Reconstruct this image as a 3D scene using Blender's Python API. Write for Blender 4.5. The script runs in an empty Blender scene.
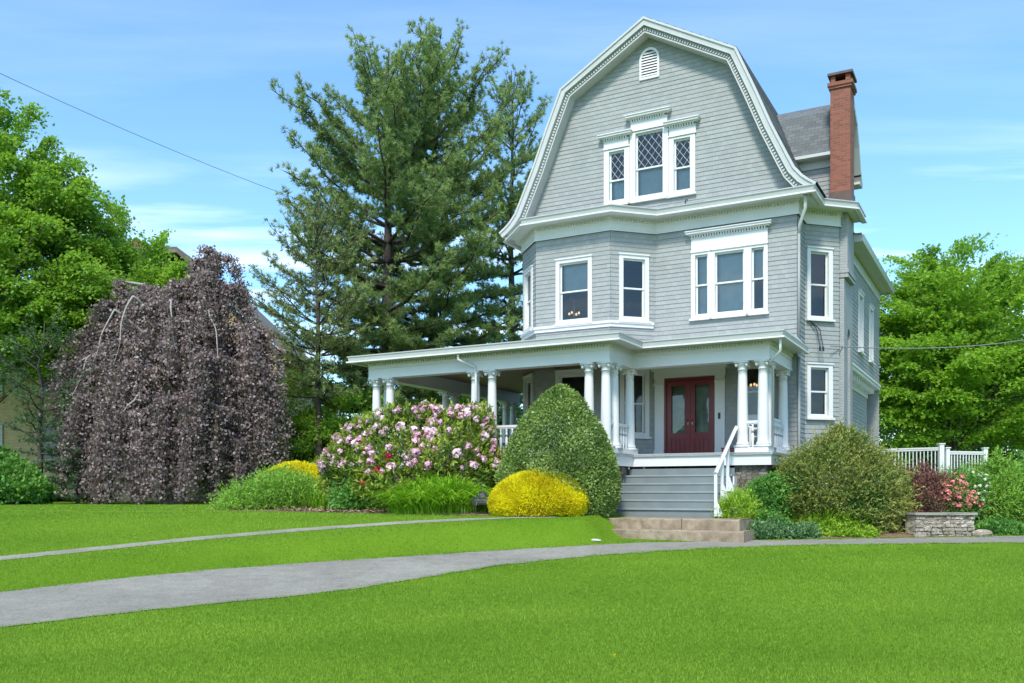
import bpy, math, random
import numpy as np
rng = np.random.default_rng(7)
random.seed(7)
SC = bpy.context.scene
COL = SC.collection
R = math.radians
CAMZ = 1.6                       # camera height; "rel" heights below are measured from it

# ------------------------------------------------------------------ materials
def new_mat(name):
    m = bpy.data.materials.new(name); m.use_nodes = True
    nt = m.node_tree
    return m, nt, nt.nodes['Principled BSDF']
def N(nt, t, **kw):
    n = nt.nodes.new(t)
    for k, v in kw.items():
        if k in n.inputs: n.inputs[k].default_value = v
        else: setattr(n, k, v)
    return n
def mixc(nt, fac, a, b, mode='MIX'):
    n = nt.nodes.new('ShaderNodeMix'); n.data_type = 'RGBA'; n.blend_type = mode
    for i, v in ((0, fac), (6, a), (7, b)):
        if hasattr(v, 'is_linked') or isinstance(v, bpy.types.NodeSocket): nt.links.new(v, n.inputs[i])
        else: n.inputs[i].default_value = v if i == 0 else (*v, 1) if len(v) == 3 else v
    return n.outputs[2]
def noise(nt, scale, detail=4, rough=.55, vec=None):
    n = N(nt, 'ShaderNodeTexNoise', Scale=scale, Detail=detail, Roughness=rough)
    if vec is None:
        tc = N(nt, 'ShaderNodeTexCoord'); vec = tc.outputs['Object']
    nt.links.new(vec, n.inputs['Vector'])
    return n.outputs['Fac']
def ramp(nt, fac, stops):
    r = N(nt, 'ShaderNodeValToRGB')
    while len(r.color_ramp.elements) < len(stops): r.color_ramp.elements.new(.5)
    for e, (p, c) in zip(r.color_ramp.elements, stops):
        e.position = p; e.color = (*c, 1) if len(c) == 3 else c
    nt.links.new(fac, r.inputs[0])
    return r.outputs[0]
def bump(nt, bsdf, h, strength, dist=.01):
    b = N(nt, 'ShaderNodeBump', Strength=strength, Distance=dist)
    nt.links.new(h, b.inputs['Height']); nt.links.new(b.outputs[0], bsdf.inputs['Normal'])
def plain(name, c, rough=.6, var=.12, scale=3., bmp=0., metal=0., bscale=60):
    m, nt, b = new_mat(name)
    lo = tuple(x * (1 - var) for x in c); hi = tuple(min(1, x * (1 + var)) for x in c)
    nt.links.new(ramp(nt, noise(nt, scale), [(.3, lo), (.7, hi)]), b.inputs['Base Color'])
    b.inputs['Roughness'].default_value = rough; b.inputs['Metallic'].default_value = metal
    if bmp: bump(nt, b, noise(nt, bscale), bmp)
    return m
def shingled(name, c, bw, rh, mortar, var, dark=.55, rough=.75, offset=.5, stain=.12, bs=.5, mortar_c=None):
    m, nt, b = new_mat(name)
    uv = N(nt, 'ShaderNodeUVMap')
    br = N(nt, 'ShaderNodeTexBrick', offset=offset)
    br.inputs['Scale'].default_value = 1; br.inputs['Brick Width'].default_value = bw; br.inputs['Row Height'].default_value = rh
    br.inputs['Mortar Size'].default_value = mortar; br.inputs['Mortar Smooth'].default_value = .2; br.inputs['Bias'].default_value = 0
    lo = tuple(x * (1 - var) for x in c); hi = tuple(x * (1 + var) for x in c)
    br.inputs['Color1'].default_value = (*lo, 1); br.inputs['Color2'].default_value = (*hi, 1)
    br.inputs['Mortar'].default_value = (*(mortar_c or tuple(x * dark for x in c)), 1)
    nt.links.new(uv.outputs[0], br.inputs['Vector'])
    st = ramp(nt, noise(nt, .8, 6, .65), [(.3, (1 - stain,) * 3), (.7, (1, 1, 1))])
    nt.links.new(mixc(nt, 1., br.outputs['Color'], st, 'MULTIPLY'), b.inputs['Base Color'])
    b.inputs['Roughness'].default_value = rough
    inv = N(nt, 'ShaderNodeMath', operation='SUBTRACT'); inv.inputs[0].default_value = 1
    nt.links.new(br.outputs['Fac'], inv.inputs[1])
    bump(nt, b, inv.outputs[0], bs, .006)
    return m
def leafy(name, a, c, trans=.35, rough=.5, spec=.35, gain=1.3):
    """leaf colour between a and c by the leaf's own tint"""
    m, nt, b = new_mat(name)
    a, c = (tuple(min(.9, x * gain) for x in q) for q in (a, c))
    at = N(nt, 'ShaderNodeAttribute', attribute_name='tint')
    colr = ramp(nt, at.outputs['Fac'], [(0., a), (1., c)])
    nt.links.new(colr, b.inputs['Base Color'])
    b.inputs['Roughness'].default_value = rough
    b.inputs['Specular IOR Level'].default_value = spec
    tr = N(nt, 'ShaderNodeBsdfTranslucent')
    nt.links.new(mixc(nt, 1., colr, (1.0, 1.0, .55), 'MULTIPLY'), tr.inputs['Color'])
    mx = N(nt, 'ShaderNodeMixShader'); mx.inputs[0].default_value = trans
    nt.links.new(b.outputs[0], mx.inputs[1]); nt.links.new(tr.outputs[0], mx.inputs[2])
    nt.links.new(mx.outputs[0], nt.nodes['Material Output'].inputs['Surface'])
    return m
def glassy(name, tint, f0=.06):
    m, nt, b = new_mat(name)
    nt.nodes.remove(b)
    t = N(nt, 'ShaderNodeBsdfTransparent'); t.inputs[0].default_value = (*tint, 1)
    g = N(nt, 'ShaderNodeBsdfGlossy'); g.inputs['Roughness'].default_value = .02
    fr = N(nt, 'ShaderNodeFresnel', IOR=1.75)
    wob = N(nt, 'ShaderNodeBump', Strength=.08, Distance=.02); nt.links.new(noise(nt, 2.5, 2), wob.inputs['Height'])
    nt.links.new(wob.outputs[0], g.inputs['Normal'])
    mx = N(nt, 'ShaderNodeMixShader')
    nt.links.new(fr.outputs[0], mx.inputs[0]); nt.links.new(t.outputs[0], mx.inputs[1]); nt.links.new(g.outputs[0], mx.inputs[2])
    nt.links.new(mx.outputs[0], nt.nodes['Material Output'].inputs['Surface'])
    return m
def lit(name, c, s):
    m, nt, b = new_mat(name)
    b.inputs['Emission Color'].default_value = (*c, 1); b.inputs['Emission Strength'].default_value = s
    return m

M = {}
M['siding'] = shingled('grey_shingle_siding', (.288, .298, .286), .17, .125, .004, .07, dark=.72, stain=.09, bs=.25)
M['roof'] = shingled('dark_asphalt_shingle', (.125, .135, .135), .22, .12, .006, .20, dark=.6, rough=.9, bs=.6)
M['brick'] = shingled('red_brick', (.235, .071, .039), .20, .068, .008, .22, rough=.85, mortar_c=(.19, .125, .095), bs=.6)
M['paintbrick'] = shingled('grey_painted_brick', (.315, .325, .32), .21, .075, .008, .05, dark=.78, rough=.75, bs=.6)
M['white'] = plain('white_paint', (.62, .615, .60), .45, .035, 1.5, .05)
M['offwhite'] = plain('weathered_white_paint', (.45, .455, .435), .55, .05, 2.5, .06)
M['gutter'] = plain('white_gutter_metal', (.41, .42, .395), .35, .04, 2.)
M['porchroof'] = plain('grey_metal_porch_roof', (.40, .42, .43), .5, .1, 2.)
M['ceiling'] = shingled('brown_ceiling_boards', (.27, .12, .085), 3.0, .085, .004, .2, dark=.4, rough=.5)
M['stair'] = plain('grey_step_paint_lit', (.235, .26, .26), .5, .10, 2.5, .08)  # step grey for treads, kept lighter to paint in the light they catch
M['riser'] = plain('grey_step_paint_shaded', (.155, .18, .18), .5, .10, 2.5, .08)  # same step grey darkened: the risers' shade is put into the colour
M['deckfloor'] = plain('pale_grey_porch_floor', (.40, .43, .425), .5, .08, 2.)
M['door'] = plain('dark_red_door_paint', (.155, .015, .018), .3, .12, 4., .03)
M['brass'] = plain('brass', (.55, .42, .22), .3, .1, 8., metal=1.)
M['black'] = plain('black_metal', (.016, .016, .018), .45, .2, 20.)
M['glass'] = glassy('window_glass', (.80, .88, .90))
M['doorglass'] = glassy('door_glass', (.55, .62, .58))
M['sash'] = plain('grey_white_sash', (.60, .62, .60), .45, .04, 3.)
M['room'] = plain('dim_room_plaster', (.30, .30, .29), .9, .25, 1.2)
M['curtain'] = plain('pale_curtain_cloth', (.62, .68, .68), .9, .12, 6.)
M['shade'] = plain('grey_blue_window_shade', (.55, .57, .575), .9, .08, 4.)
M['lamp'] = lit('warm_bulb', (1., .58, .22), .75)
M['copper'] = plain('brown_metal_flashing', (.085, .048, .035), .55, .25, 5.)
M['redbox'] = plain('maroon_plastic', (.16, .02, .03), .5, .1, 4.)
M['bark'] = plain('brown_grey_bark', (.095, .075, .06), .9, .4, 9., .8, bscale=25)
M['darkbark'] = plain('dark_conifer_bark', (.055, .042, .035), .9, .35, 9., .8, bscale=25)
M['palebark'] = plain('smooth_grey_beech_bark', (.30, .27, .235), .8, .2, 5., .3, bscale=18)
M['tan'] = shingled('tan_brick', (.62, .45, .24), .23, .075, .008, .14, dark=.75, rough=.85)
M['oldroof'] = shingled('weathered_brown_shingle', (.175, .150, .125), .3, .15, .008, .25, rough=.9)
M['greypipe'] = plain('grey_pipe_paint', (.27, .285, .28), .5, .05, 3.)
M['steelwire'] = plain('grey_cable', (.20, .20, .21), .6, .1, 5.)
M['whitestone'] = plain('white_stone', (.50, .48, .43), .7, .12, 12., .3)

def stone_mat(name, c1, c2, scale, mortar):
    m, nt, b = new_mat(name)
    tc = N(nt, 'ShaderNodeTexCoord')
    mp = N(nt, 'ShaderNodeMapping'); mp.inputs['Scale'].default_value = (1, 1, 1.7)
    nt.links.new(tc.outputs['Object'], mp.inputs[0])
    v = N(nt, 'ShaderNodeTexVoronoi', Scale=scale, Randomness=.9); nt.links.new(mp.outputs[0], v.inputs['Vector'])
    v2 = N(nt, 'ShaderNodeTexVoronoi', feature='DISTANCE_TO_EDGE', Scale=scale, Randomness=.9); nt.links.new(mp.outputs[0], v2.inputs['Vector'])
    sp = N(nt, 'ShaderNodeSeparateColor'); nt.links.new(v.outputs['Color'], sp.inputs[0])
    c = ramp(nt, sp.outputs[0], [(0., c1), (.55, tuple((a + b_) / 2 for a, b_ in zip(c1, c2))), (1., c2)])
    c = mixc(nt, 1., c, ramp(nt, noise(nt, 14), [(.3, (.7,) * 3), (.75, (1, 1, 1))]), 'MULTIPLY')
    e = ramp(nt, v2.outputs['Distance'], [(.02, (0, 0, 0)), (.07, (1, 1, 1))])
    nt.links.new(mixc(nt, e, mortar, c), b.inputs['Base Color'])
    b.inputs['Roughness'].default_value = .9
    bump(nt, b, e, .9, .03)
    return m
M['fieldstone'] = stone_mat('field_stone', (.26, .20, .14), (.56, .49, .39), 5.5, (.40, .35, .29))
M['foundation'] = stone_mat('brown_foundation_stone', (.13, .105, .08), (.34, .30, .25), 6.5, (.12, .10, .085))
def slab_mat():
    m, nt, b = new_mat('brown_step_stone')
    c = ramp(nt, noise(nt, 5, 8, .7), [(.25, (.17, .125, .08)), (.5, (.29, .222, .150)), (.75, (.41, .335, .25))])
    st = ramp(nt, noise(nt, 1.3, 5, .6), [(.35, (.72, .70, .68)), (.65, (1, 1, 1))])
    nt.links.new(mixc(nt, 1., c, st, 'MULTIPLY'), b.inputs['Base Color'])
    b.inputs['Roughness'].default_value = .9; bump(nt, b, noise(nt, 30, 8), .5, .02)
    return m
M['slab'] = slab_mat()
def asphalt():
    m, nt, b = new_mat('worn_asphalt')
    big = noise(nt, .45, 6, .65); mid = noise(nt, 3.2, 6, .7); fine = noise(nt, 30, 4, .85)
    c = ramp(nt, big, [(.3, (.195, .178, .142)), (.55, (.255, .235, .190)), (.75, (.31, .288, .235))])
    c = mixc(nt, 1., c, ramp(nt, mid, [(.3, (.80,) * 3), (.65, (1.08,) * 3)]), 'MULTIPLY')
    c = mixc(nt, 1., c, ramp(nt, fine, [(.3, (.50,) * 3), (.5, (1.,) * 3), (.72, (1.45,) * 3)]), 'MULTIPLY')
    tc = N(nt, 'ShaderNodeTexCoord'); wp = N(nt, 'ShaderNodeTexNoise', Scale=1.2, Detail=5.); nt.links.new(tc.outputs['Object'], wp.inputs['Vector'])
    ad = N(nt, 'ShaderNodeVectorMath', operation='ADD'); nt.links.new(tc.outputs['Object'], ad.inputs[0]); nt.links.new(wp.outputs['Color'], ad.inputs[1])
    v = N(nt, 'ShaderNodeTexVoronoi', feature='DISTANCE_TO_EDGE', Scale=.42); nt.links.new(ad.outputs[0], v.inputs['Vector'])
    cr = ramp(nt, v.outputs['Distance'], [(.0, (.78,) * 3), (.010, (1,) * 3)])
    nt.links.new(mixc(nt, 1., c, cr, 'MULTIPLY'), b.inputs['Base Color']); b.inputs['Roughness'].default_value = .9
    bump(nt, b, fine, .6, .012)
    return m
M['asphalt'] = asphalt()
M['path'] = plain('pale_path_concrete', (.25, .235, .18), .9, .25, 1.5, .4)
M['mulch'] = plain('brown_bark_mulch', (.20, .11, .075), .95, .5, 30., .8)
def lawn_mat():
    m, nt, b = new_mat('lawn_turf')
    c = ramp(nt, noise(nt, .35, 5, .6), [(.3, (.090, .192, .009)), (.7, (.148, .262, .016))])
    c = mixc(nt, 1., c, ramp(nt, noise(nt, 28, 5, .75), [(.25, (.62, .66, .6)), (.7, (1.2, 1.15, 1.2))]), 'MULTIPLY')
    nt.links.new(c, b.inputs['Base Color']); b.inputs['Roughness'].default_value = .8
    b.inputs['Specular IOR Level'].default_value = .05
    bump(nt, b, noise(nt, 45, 5, .7), .7, .04)
    return m
M['lawn'] = lawn_mat()
M['grass'] = leafy('grass_blade', (.088, .184, .018), (.245, .362, .046), .38, .85, .08)
M['pine'] = leafy('pine_needles', (.085, .160, .062), (.29, .365, .125), .42, .55)
M['larch'] = leafy('thin_olive_needles', (.10, .15, .055), (.27, .32, .11), .35, .6)
M['hemlock'] = leafy('dark_needles', (.032, .08, .03), (.09, .16, .06), .25, .55)
M['maple'] = leafy('bright_green_leaves', (.125, .265, .028), (.31, .48, .07), .62, .45)
M['maple2'] = leafy('green_leaves', (.10, .225, .028), (.265, .42, .065), .60, .45)
M['bushleaf'] = leafy('hedge_leaves', (.045, .12, .02), (.14, .26, .045), .4, .5)
M['beech'] = leafy('purple_beech_leaves', (.054, .040, .041), (.265, .195, .190), .28, .45, .45)
M['boxwood'] = leafy('boxwood_leaves', (.082, .145, .03), (.25, .34, .09), .35, .4)
M['yellow'] = leafy('golden_yellow_needles', (.64, .535, .010), (.93, .83, .02), .35, .55, .2, 1.)
M['rhodo'] = leafy('rhododendron_leaves', (.055, .115, .018), (.27, .33, .04), .3, .4)
M['petal'] = leafy('pink_white_petals', (.70, .32, .49), (.91, .74, .82), .3, .6, .2, 1.)
M['crimson'] = leafy('crimson_petals', (.50, .01, .06), (.70, .03, .12), .3, .6, .2, 1.)
M['coral'] = leafy('coral_pink_petals', (.70, .16, .17), (.85, .42, .38), .3, .6, .2, 1.)
M['cream'] = leafy('cream_petals', (.75, .75, .55), (.85, .85, .75), .3, .6, .2, 1.)
M['daylily'] = leafy('daylily_blades', (.12, .27, .015), (.30, .50, .04), .4, .45)
M['juniper'] = leafy('juniper_sprays', (.09, .20, .022), (.22, .38, .05), .35, .55)
M['perennial'] = leafy('fresh_green_leaves', (.05, .16, .025), (.14, .29, .05), .35, .5)
M['lime'] = leafy('lime_leaves', (.14, .27, .015), (.29, .43, .04), .4, .5)
M['olive'] = leafy('olive_bronze_leaves', (.060, .135, .022), (.265, .270, .070), .38, .5)
M['redleaf'] = leafy('dark_red_leaves', (.085, .030, .028), (.23, .105, .085), .3, .5)
M['bluegreen'] = leafy('blue_green_leaves', (.05, .12, .045), (.13, .23, .09), .3, .5)

# ------------------------------------------------------------------ mesh helpers
class MB:
    def __init__(s): s.v = []; s.f = []; s.uv = {}
    def vert(s, p): s.v.append(p); return len(s.v) - 1
    def face(s, pts, uv=None):
        i = len(s.v); s.v.extend(pts); s.f.append(tuple(range(i, i + len(pts))))
        if uv: s.uv[len(s.f) - 1] = uv
    def box(s, x0, x1, y0, y1, z0, z1):
        i = len(s.v)
        s.v += [(x0, y0, z0), (x1, y0, z0), (x1, y1, z0), (x0, y1, z0), (x0, y0, z1), (x1, y0, z1), (x1, y1, z1), (x0, y1, z1)]
        for q in ((0, 3, 2, 1), (4, 5, 6, 7), (0, 1, 5, 4), (1, 2, 6, 5), (2, 3, 7, 6), (3, 0, 4, 7)):
            s.f.append(tuple(i + k for k in q))
            pts = [s.v[i + k] for k in q]
            if q in ((0, 3, 2, 1), (4, 5, 6, 7)): s.uv[len(s.f) - 1] = [(p[0], p[1]) for p in pts]
            elif q in ((0, 1, 5, 4), (2, 3, 7, 6)): s.uv[len(s.f) - 1] = [(p[0], p[2]) for p in pts]
            else: s.uv[len(s.f) - 1] = [(p[1], p[2]) for p in pts]
    def obox(s, P, a, b, n0, n1, z0, z1):
        """box on a wall frame P=(p0,d,n): along a..b, out n0..n1, z0..z1"""
        p0, d, n = P
        q = lambda t, o, z: (p0[0] + d[0] * t + n[0] * o, p0[1] + d[1] * t + n[1] * o, z)
        i = len(s.v)
        s.v += [q(a, n1, z0), q(b, n1, z0), q(b, n0, z0), q(a, n0, z0), q(a, n1, z1), q(b, n1, z1), q(b, n0, z1), q(a, n0, z1)]
        for k in ((0, 3, 2, 1), (4, 5, 6, 7), (0, 1, 5, 4), (1, 2, 6, 5), (2, 3, 7, 6), (3, 0, 4, 7)):
            s.f.append(tuple(i + j for j in k))
    def tube(s, pts, rad, n=8, cap=True):
        pts = [np.array(p, float) for p in pts]
        rad = [rad] * len(pts) if not hasattr(rad, '__len__') else rad
        rings = []
        up = None
        for k, p in enumerate(pts):
            t = pts[min(k + 1, len(pts) - 1)] - pts[max(k - 1, 0)]
            t /= np.linalg.norm(t) + 1e-9
            if up is None:
                up = np.array([0, 0, 1.]) if abs(t[2]) < .9 else np.array([1., 0, 0])
            a = np.cross(t, up); a /= np.linalg.norm(a) + 1e-9; b = np.cross(a, t); up = b
            i = len(s.v)
            for j in range(n):
                an = 2 * math.pi * j / n
                s.v.append(tuple(p + rad[k] * (math.cos(an) * a + math.sin(an) * b)))
            rings.append(i)
        for r0, r1 in zip(rings, rings[1:]):
            for j in range(n):
                s.f.append((r0 + j, r0 + (j + 1) % n, r1 + (j + 1) % n, r1 + j))
        if cap:
            s.f.append(tuple(rings[0] + j for j in reversed(range(n)))); s.f.append(tuple(rings[-1] + j for j in range(n)))
    def lathe(s, c, prof, n=20):
        rings = []
        for r, z in prof:
            i = len(s.v)
            for j in range(n):
                an = 2 * math.pi * j / n
                s.v.append((c[0] + r * math.cos(an), c[1] + r * math.sin(an), c[2] + z))
            rings.append(i)
        for r0, r1 in zip(rings, rings[1:]):
            for j in range(n): s.f.append((r0 + j, r0 + (j + 1) % n, r1 + (j + 1) % n, r1 + j))
        s.f.append(tuple(rings[0] + j for j in reversed(range(n)))); s.f.append(tuple(rings[-1] + j for j in range(n)))
    def build(s, name, mat, parent=None, smooth=False, dz=0.):
        me = bpy.data.meshes.new(name)
        me.from_pydata([(a, b, c + dz) for a, b, c in s.v], [], s.f)
        uvl = me.uv_layers.new(name='UVMap')
        if s.uv:
            arr = np.zeros((len(me.loops), 2), np.float32)
            for p in me.polygons:
                u = s.uv.get(p.index)
                if u: arr[p.loop_start:p.loop_start + p.loop_total] = u
            uvl.data.foreach_set('uv', arr.ravel())
        me.materials.append(mat)
        if smooth: me.polygons.foreach_set('use_smooth', [True] * len(me.polygons))
        me.validate(); me.update()
        return link(name, me, parent)
def link(name, me, parent=None):
    o = bpy.data.objects.new(name, me); COL.objects.link(o)
    if parent: o.parent = parent
    return o
def empty(name, loc, label=None, cat=None, group=None, rz=0):
    o = bpy.data.objects.new(name, None); COL.objects.link(o); o.location = loc; o.rotation_euler = (0, 0, rz)
    o.empty_display_size = .2
    return tag(o, label, cat, group)
def tag(o, label=None, cat=None, group=None, kind=None):
    for k, v in (('label', label), ('category', cat), ('group', group), ('kind', kind)):
        if v: o[k] = v
    return o
def structure(o): o['kind'] = 'structure'; return o

def npmesh(name, verts, faces, mat, parent=None, tint=None):
    """quads/tris from numpy arrays; tint per vertex"""
    me = bpy.data.meshes.new(name)
    nf, k = faces.shape
    me.vertices.add(len(verts)); me.vertices.foreach_set('co', verts.astype(np.float32).ravel())
    me.loops.add(nf * k); me.loops.foreach_set('vertex_index', faces.astype(np.int32).ravel())
    me.polygons.add(nf)
    me.polygons.foreach_set('loop_start', np.arange(0, nf * k, k, dtype=np.int32))
    me.polygons.foreach_set('loop_total', np.full(nf, k, np.int32))
    if tint is not None:
        a = me.attributes.new('tint', 'FLOAT', 'POINT'); a.data.foreach_set('value', tint.astype(np.float32))
    me.materials.append(mat); me.update(calc_edges=True)
    return link(name, me, parent)

def unit(a): return a / (np.linalg.norm(a, axis=-1, keepdims=True) + 1e-9)
def leaf_arrays(P, D, Nn, L, W, tint):
    """diamond leaves at P pointing along D, face normal about Nn"""
    D = unit(D); S = unit(np.cross(D, Nn)); n = len(P)
    L = np.broadcast_to(np.asarray(L, float), n)[:, None]; W = np.broadcast_to(np.asarray(W, float), n)[:, None]
    V = np.empty((n, 4, 3))
    up = unit(np.cross(S, D))
    V[:, 0] = P; V[:, 1] = P + D * L * .5 + S * W * .5 + up * W * .12; V[:, 2] = P + D * L; V[:, 3] = P + D * L * .5 - S * W * .5 + up * W * .12
    F = np.arange(n * 4).reshape(n, 4)
    return V.reshape(-1, 3), F, np.repeat(tint, 4)
def leaves(name, P, D, Nn, L, W, tint, mat, parent=None):
    V, F, T = leaf_arrays(P, D, Nn, L, W, tint)
    return npmesh(name, V, F, mat, parent, T)
def randdir(n): return unit(rng.normal(size=(n, 3)))

# ------------------------------------------------------------------ terrain
ZF = np.array([(0, -1.6), (8, -1.52), (13, -1.40), (19, -1.08), (22, -1.0), (30, -.9), (400, -.6)])
ZU = np.array([(10, -1.45), (12.6, -1.33), (15, -1.07), (17.5, -.80), (19.5, -.58), (21, -.52), (26, -.50), (40, -.49), (70, -.45), (200, -.3), (900, .3)])
UP = np.array([(-60, -6), (-22, 3.5), (-14, 8.2), (-9.5, 10.9), (-7.17, 12.67), (-6.29, 13.8), (-5.13, 14.88), (-3.71, 15.81), (-2.07, 16.72), (-.24, 17.74), (1.82, 18.7), (2.7, 19.1), (5.09, 19.6), (9.17, 20.46), (11.93, 21.06), (20, 22.5), (60, 28)])
LO = np.array([(-60, -12), (-20, 0.), (-12, 5.0), (-8, 8.0), (-5.56, 9.82), (-4.84, 10.62), (-3.95, 11.45), (-2.89, 12.32), (-1.7, 13.7), (-.21, 15.55), (1.65, 16.94), (3.74, 17.99), (5.93, 18.61), (10.81, 19.1), (20, 19.8), (60, 24)])
def ground(X, Y):
    X = np.asarray(X, float); Y = np.asarray(Y, float)
    zf = np.interp(Y, ZF[:, 0], ZF[:, 1]); zu = np.interp(Y, ZU[:, 0], ZU[:, 1])
    e = np.interp(X, UP[:, 0], UP[:, 1])
    w = np.interp(X, [-6, 1.5, 3, 5.5, 12], [1.5, 1.3, 2.2, 3.4, 3.4])
    e2 = e + np.interp(X, [1.7, 2.6, 5.2, 5.9], [0, 1.35, 1.0, .2])
    t = np.clip((Y - e2 - .05) / w, 0, 1)
    t = t * t * (3 - 2 * t)
    zb = np.where(Y > e2, zu * t + zf * (1 - t), zf)
    return np.maximum(zb, zf) + CAMZ
def gz(x, y): return float(ground(x, y))
def axis(bp):
    out = []
    for a, b, n in bp: out += list(np.linspace(a, b, n, endpoint=False))
    return np.array(out + [bp[-1][1]])
xs = axis([(-900, -60, 22), (-60, -16, 40), (-16, 18, 140), (18, 60, 36), (60, 900, 22)])
ys = axis([(-300, -20, 12), (-20, 6, 22), (6, 28, 110), (28, 60, 40), (60, 1500, 30)])
GX, GY = np.meshgrid(xs, ys)
GZ = ground(GX, GY)
nx, ny = len(xs), len(ys)
idx = np.arange(nx * ny).reshape(ny, nx)
F = np.stack([idx[:-1, :-1], idx[:-1, 1:], idx[1:, 1:], idx[1:, :-1]], -1).reshape(-1, 4)
lawn = npmesh('lawn', np.stack([GX, GY, GZ], -1).reshape(-1, 3), F, M['lawn'])
lawn.data.polygons.foreach_set('use_smooth', [True] * len(lawn.data.polygons))
structure(lawn)
def strip(name, A, B, mat, lift, n=12, width_jit=0.):
    """ribbon between two polylines, draped on the terrain"""
    def res(P, m=260):
        d = np.r_[0, np.cumsum(np.linalg.norm(np.diff(P, axis=0), axis=1))]
        t = np.linspace(0, d[-1], m)
        return np.stack([np.interp(t, d, P[:, 0]), np.interp(t, d, P[:, 1])], -1)
    a, b = res(np.array(A)), res(np.array(B)); m = len(a)
    if width_jit:
        for q in (a, b):
            k = np.arange(m)
            q[:, 1] += width_jit * (np.sin(k * .9) * .4 + np.sin(k * 2.3 + 1) * .35 + rng.normal(size=m) * .4)
    V = []
    for j in range(n + 1):
        p = a + (b - a) * j / n
        z = ground(p[:, 0], p[:, 1]) + lift
        V.append(np.c_[p, z])
    V = np.stack(V, 1).reshape(-1, 3)
    ii = np.arange(m * (n + 1)).reshape(m, n + 1)
    F = np.stack([ii[:-1, :-1], ii[1:, :-1], ii[1:, 1:], ii[:-1, 1:]], -1).reshape(-1, 4)
    o = npmesh(name, V, F, mat); structure(o)
    return o
strip('driveway', LO[1:-1], UP[1:-1], M['asphalt'], .010, 14, .06)
PT = np.array([(-20, 9.5), (-12.5, 12.6), (-8.6, 14.9), (-7.35, 15.9), (-6.0, 17.0), (-4.3, 18.1), (-2.42, 19.05), (-.27, 19.85), (.9, 20.2)])
PW = np.interp(PT[:, 0], [-20, -8, -4, 1], [.42, .40, .36, .30])
PB = PT - np.stack([-PW * .45, PW], -1)
strip('garden_path', PB, PT, M['path'], .007, 3, .02)

# ------------------------------------------------------------------ the house
O = (5.678, 25.243); UA = np.array([.87595, -.4824]); VA = np.array([.4824, .87595])
HB = 1.0                                       # world height of the house's base
DZ = CAMZ - HB                                 # rel heights -> heights above the base
house = empty('house', (O[0], O[1], HB), 'grey shingled house with gambrel gable, brick chimney and white wraparound porch', 'house', rz=math.atan2(UA[1], UA[0]))
def hb(mb, name, mat, parent=None, smooth=False): return mb.build(name, mat, parent or house, smooth, DZ)
def w2(u, v): return (O[0] + u * UA[0] + v * VA[0], O[1] + u * UA[1] + v * VA[1])
def frame(p0, p1):
    d = np.array(p1, float) - np.array(p0, float); L = np.linalg.norm(d); d /= L
    return (np.array(p0, float), d, np.array([d[1], -d[0]])), L
EXP = .125
def siding(mb, p0, p1, z0, z1, holes=(), prof=None):
    P, L = frame(p0, p1); p, d, n = P
    k0 = math.floor(z0 / EXP + 1e-6); k1 = math.ceil(z1 / EXP - 1e-6)
    q = lambda t, o, z: (p[0] + d[0] * t + n[0] * o, p[1] + d[1] * t + n[1] * o, z)
    for k in range(k0, k1):
        jit = random.uniform(-.0025, .0025)
        off = lambda z: .003 + (.0115 + jit) * (1 - (z - k * EXP) / EXP)
        zs = {max(z0, k * EXP), min(z1, (k + 1) * EXP)}
        for h in holes:
            for z in h[2:4]:
                if min(zs) < z < max(zs): zs.add(z)
        if prof:
            for z in prof[0]:
                if min(zs) < z < max(zs): zs.add(z)
        zs = sorted(zs)
        if len(zs) < 2: continue
        for za, zb in zip(zs, zs[1:]):
            if zb - za < 1e-5: continue
            zm = (za + zb) / 2
            if prof:
                a0, b0 = np.interp(za, prof[0], prof[1]), np.interp(za, prof[0], prof[2])
                a1, b1 = np.interp(zb, prof[0], prof[1]), np.interp(zb, prof[0], prof[2])
            else: a0 = a1 = 0; b0 = b1 = L
            cuts = sorted((h[0], h[1]) for h in holes if h[2] < zm < h[3])
            segs = []; la, lb = a0, a1
            for c0, c1 in cuts: segs.append((la, c0, lb, c0)); la = lb = c1
            segs.append((la, b0, lb, b1))
            for s0, s1, t0, t1 in segs:
                if s1 - s0 < 1e-4 and t1 - t0 < 1e-4: continue
                oa, ob = off(za), off(zb)
                uo = p[0] * 3.1 + p[1] * 1.7
                mb.face([q(s0, oa, za), q(s1, oa, za), q(t1, ob, zb), q(t0, ob, zb)],
                        [(s0 + uo, za), (s1 + uo, za), (t1 + uo, zb - .0005), (t0 + uo, zb - .0005)])
                if abs(za - k * EXP) < 1e-6:
                    mb.face([q(s0, 0, za), q(s1, 0, za), q(s1, oa, za), q(s0, oa, za)],
                            [(s0 + uo, za + .01), (s1 + uo, za + .01), (s1 + uo, za + .012), (s0 + uo, za + .012)])
def sweep(mb, path, prof, cap=True):
    """profile (out, z) swept along a (u,v) path with mitred corners; outward is to the right of travel"""
    pts = [np.array(p, float) for p in path]; rows = []
    for i, p in enumerate(pts):
        ns = []
        if i: d = unit(p - pts[i - 1]); ns.append(np.array([d[1], -d[0]]))
        if i < len(pts) - 1: d = unit(pts[i + 1] - p); ns.append(np.array([d[1], -d[0]]))
        m = unit(sum(ns)); m = m / max(.3, float(m @ ns[0]))
        rows.append([len(mb.v) + j for j in range(len(prof))])
        mb.v += [(p[0] + m[0] * o, p[1] + m[1] * o, z) for o, z in prof]
    n = len(prof)
    for a, b in zip(rows, rows[1:]):
        for j in range(n): mb.f.append((a[j], b[j], b[(j + 1) % n], a[(j + 1) % n]))
    if cap: mb.f.append(tuple(rows[0])); mb.f.append(tuple(reversed(rows[-1])))
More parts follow.
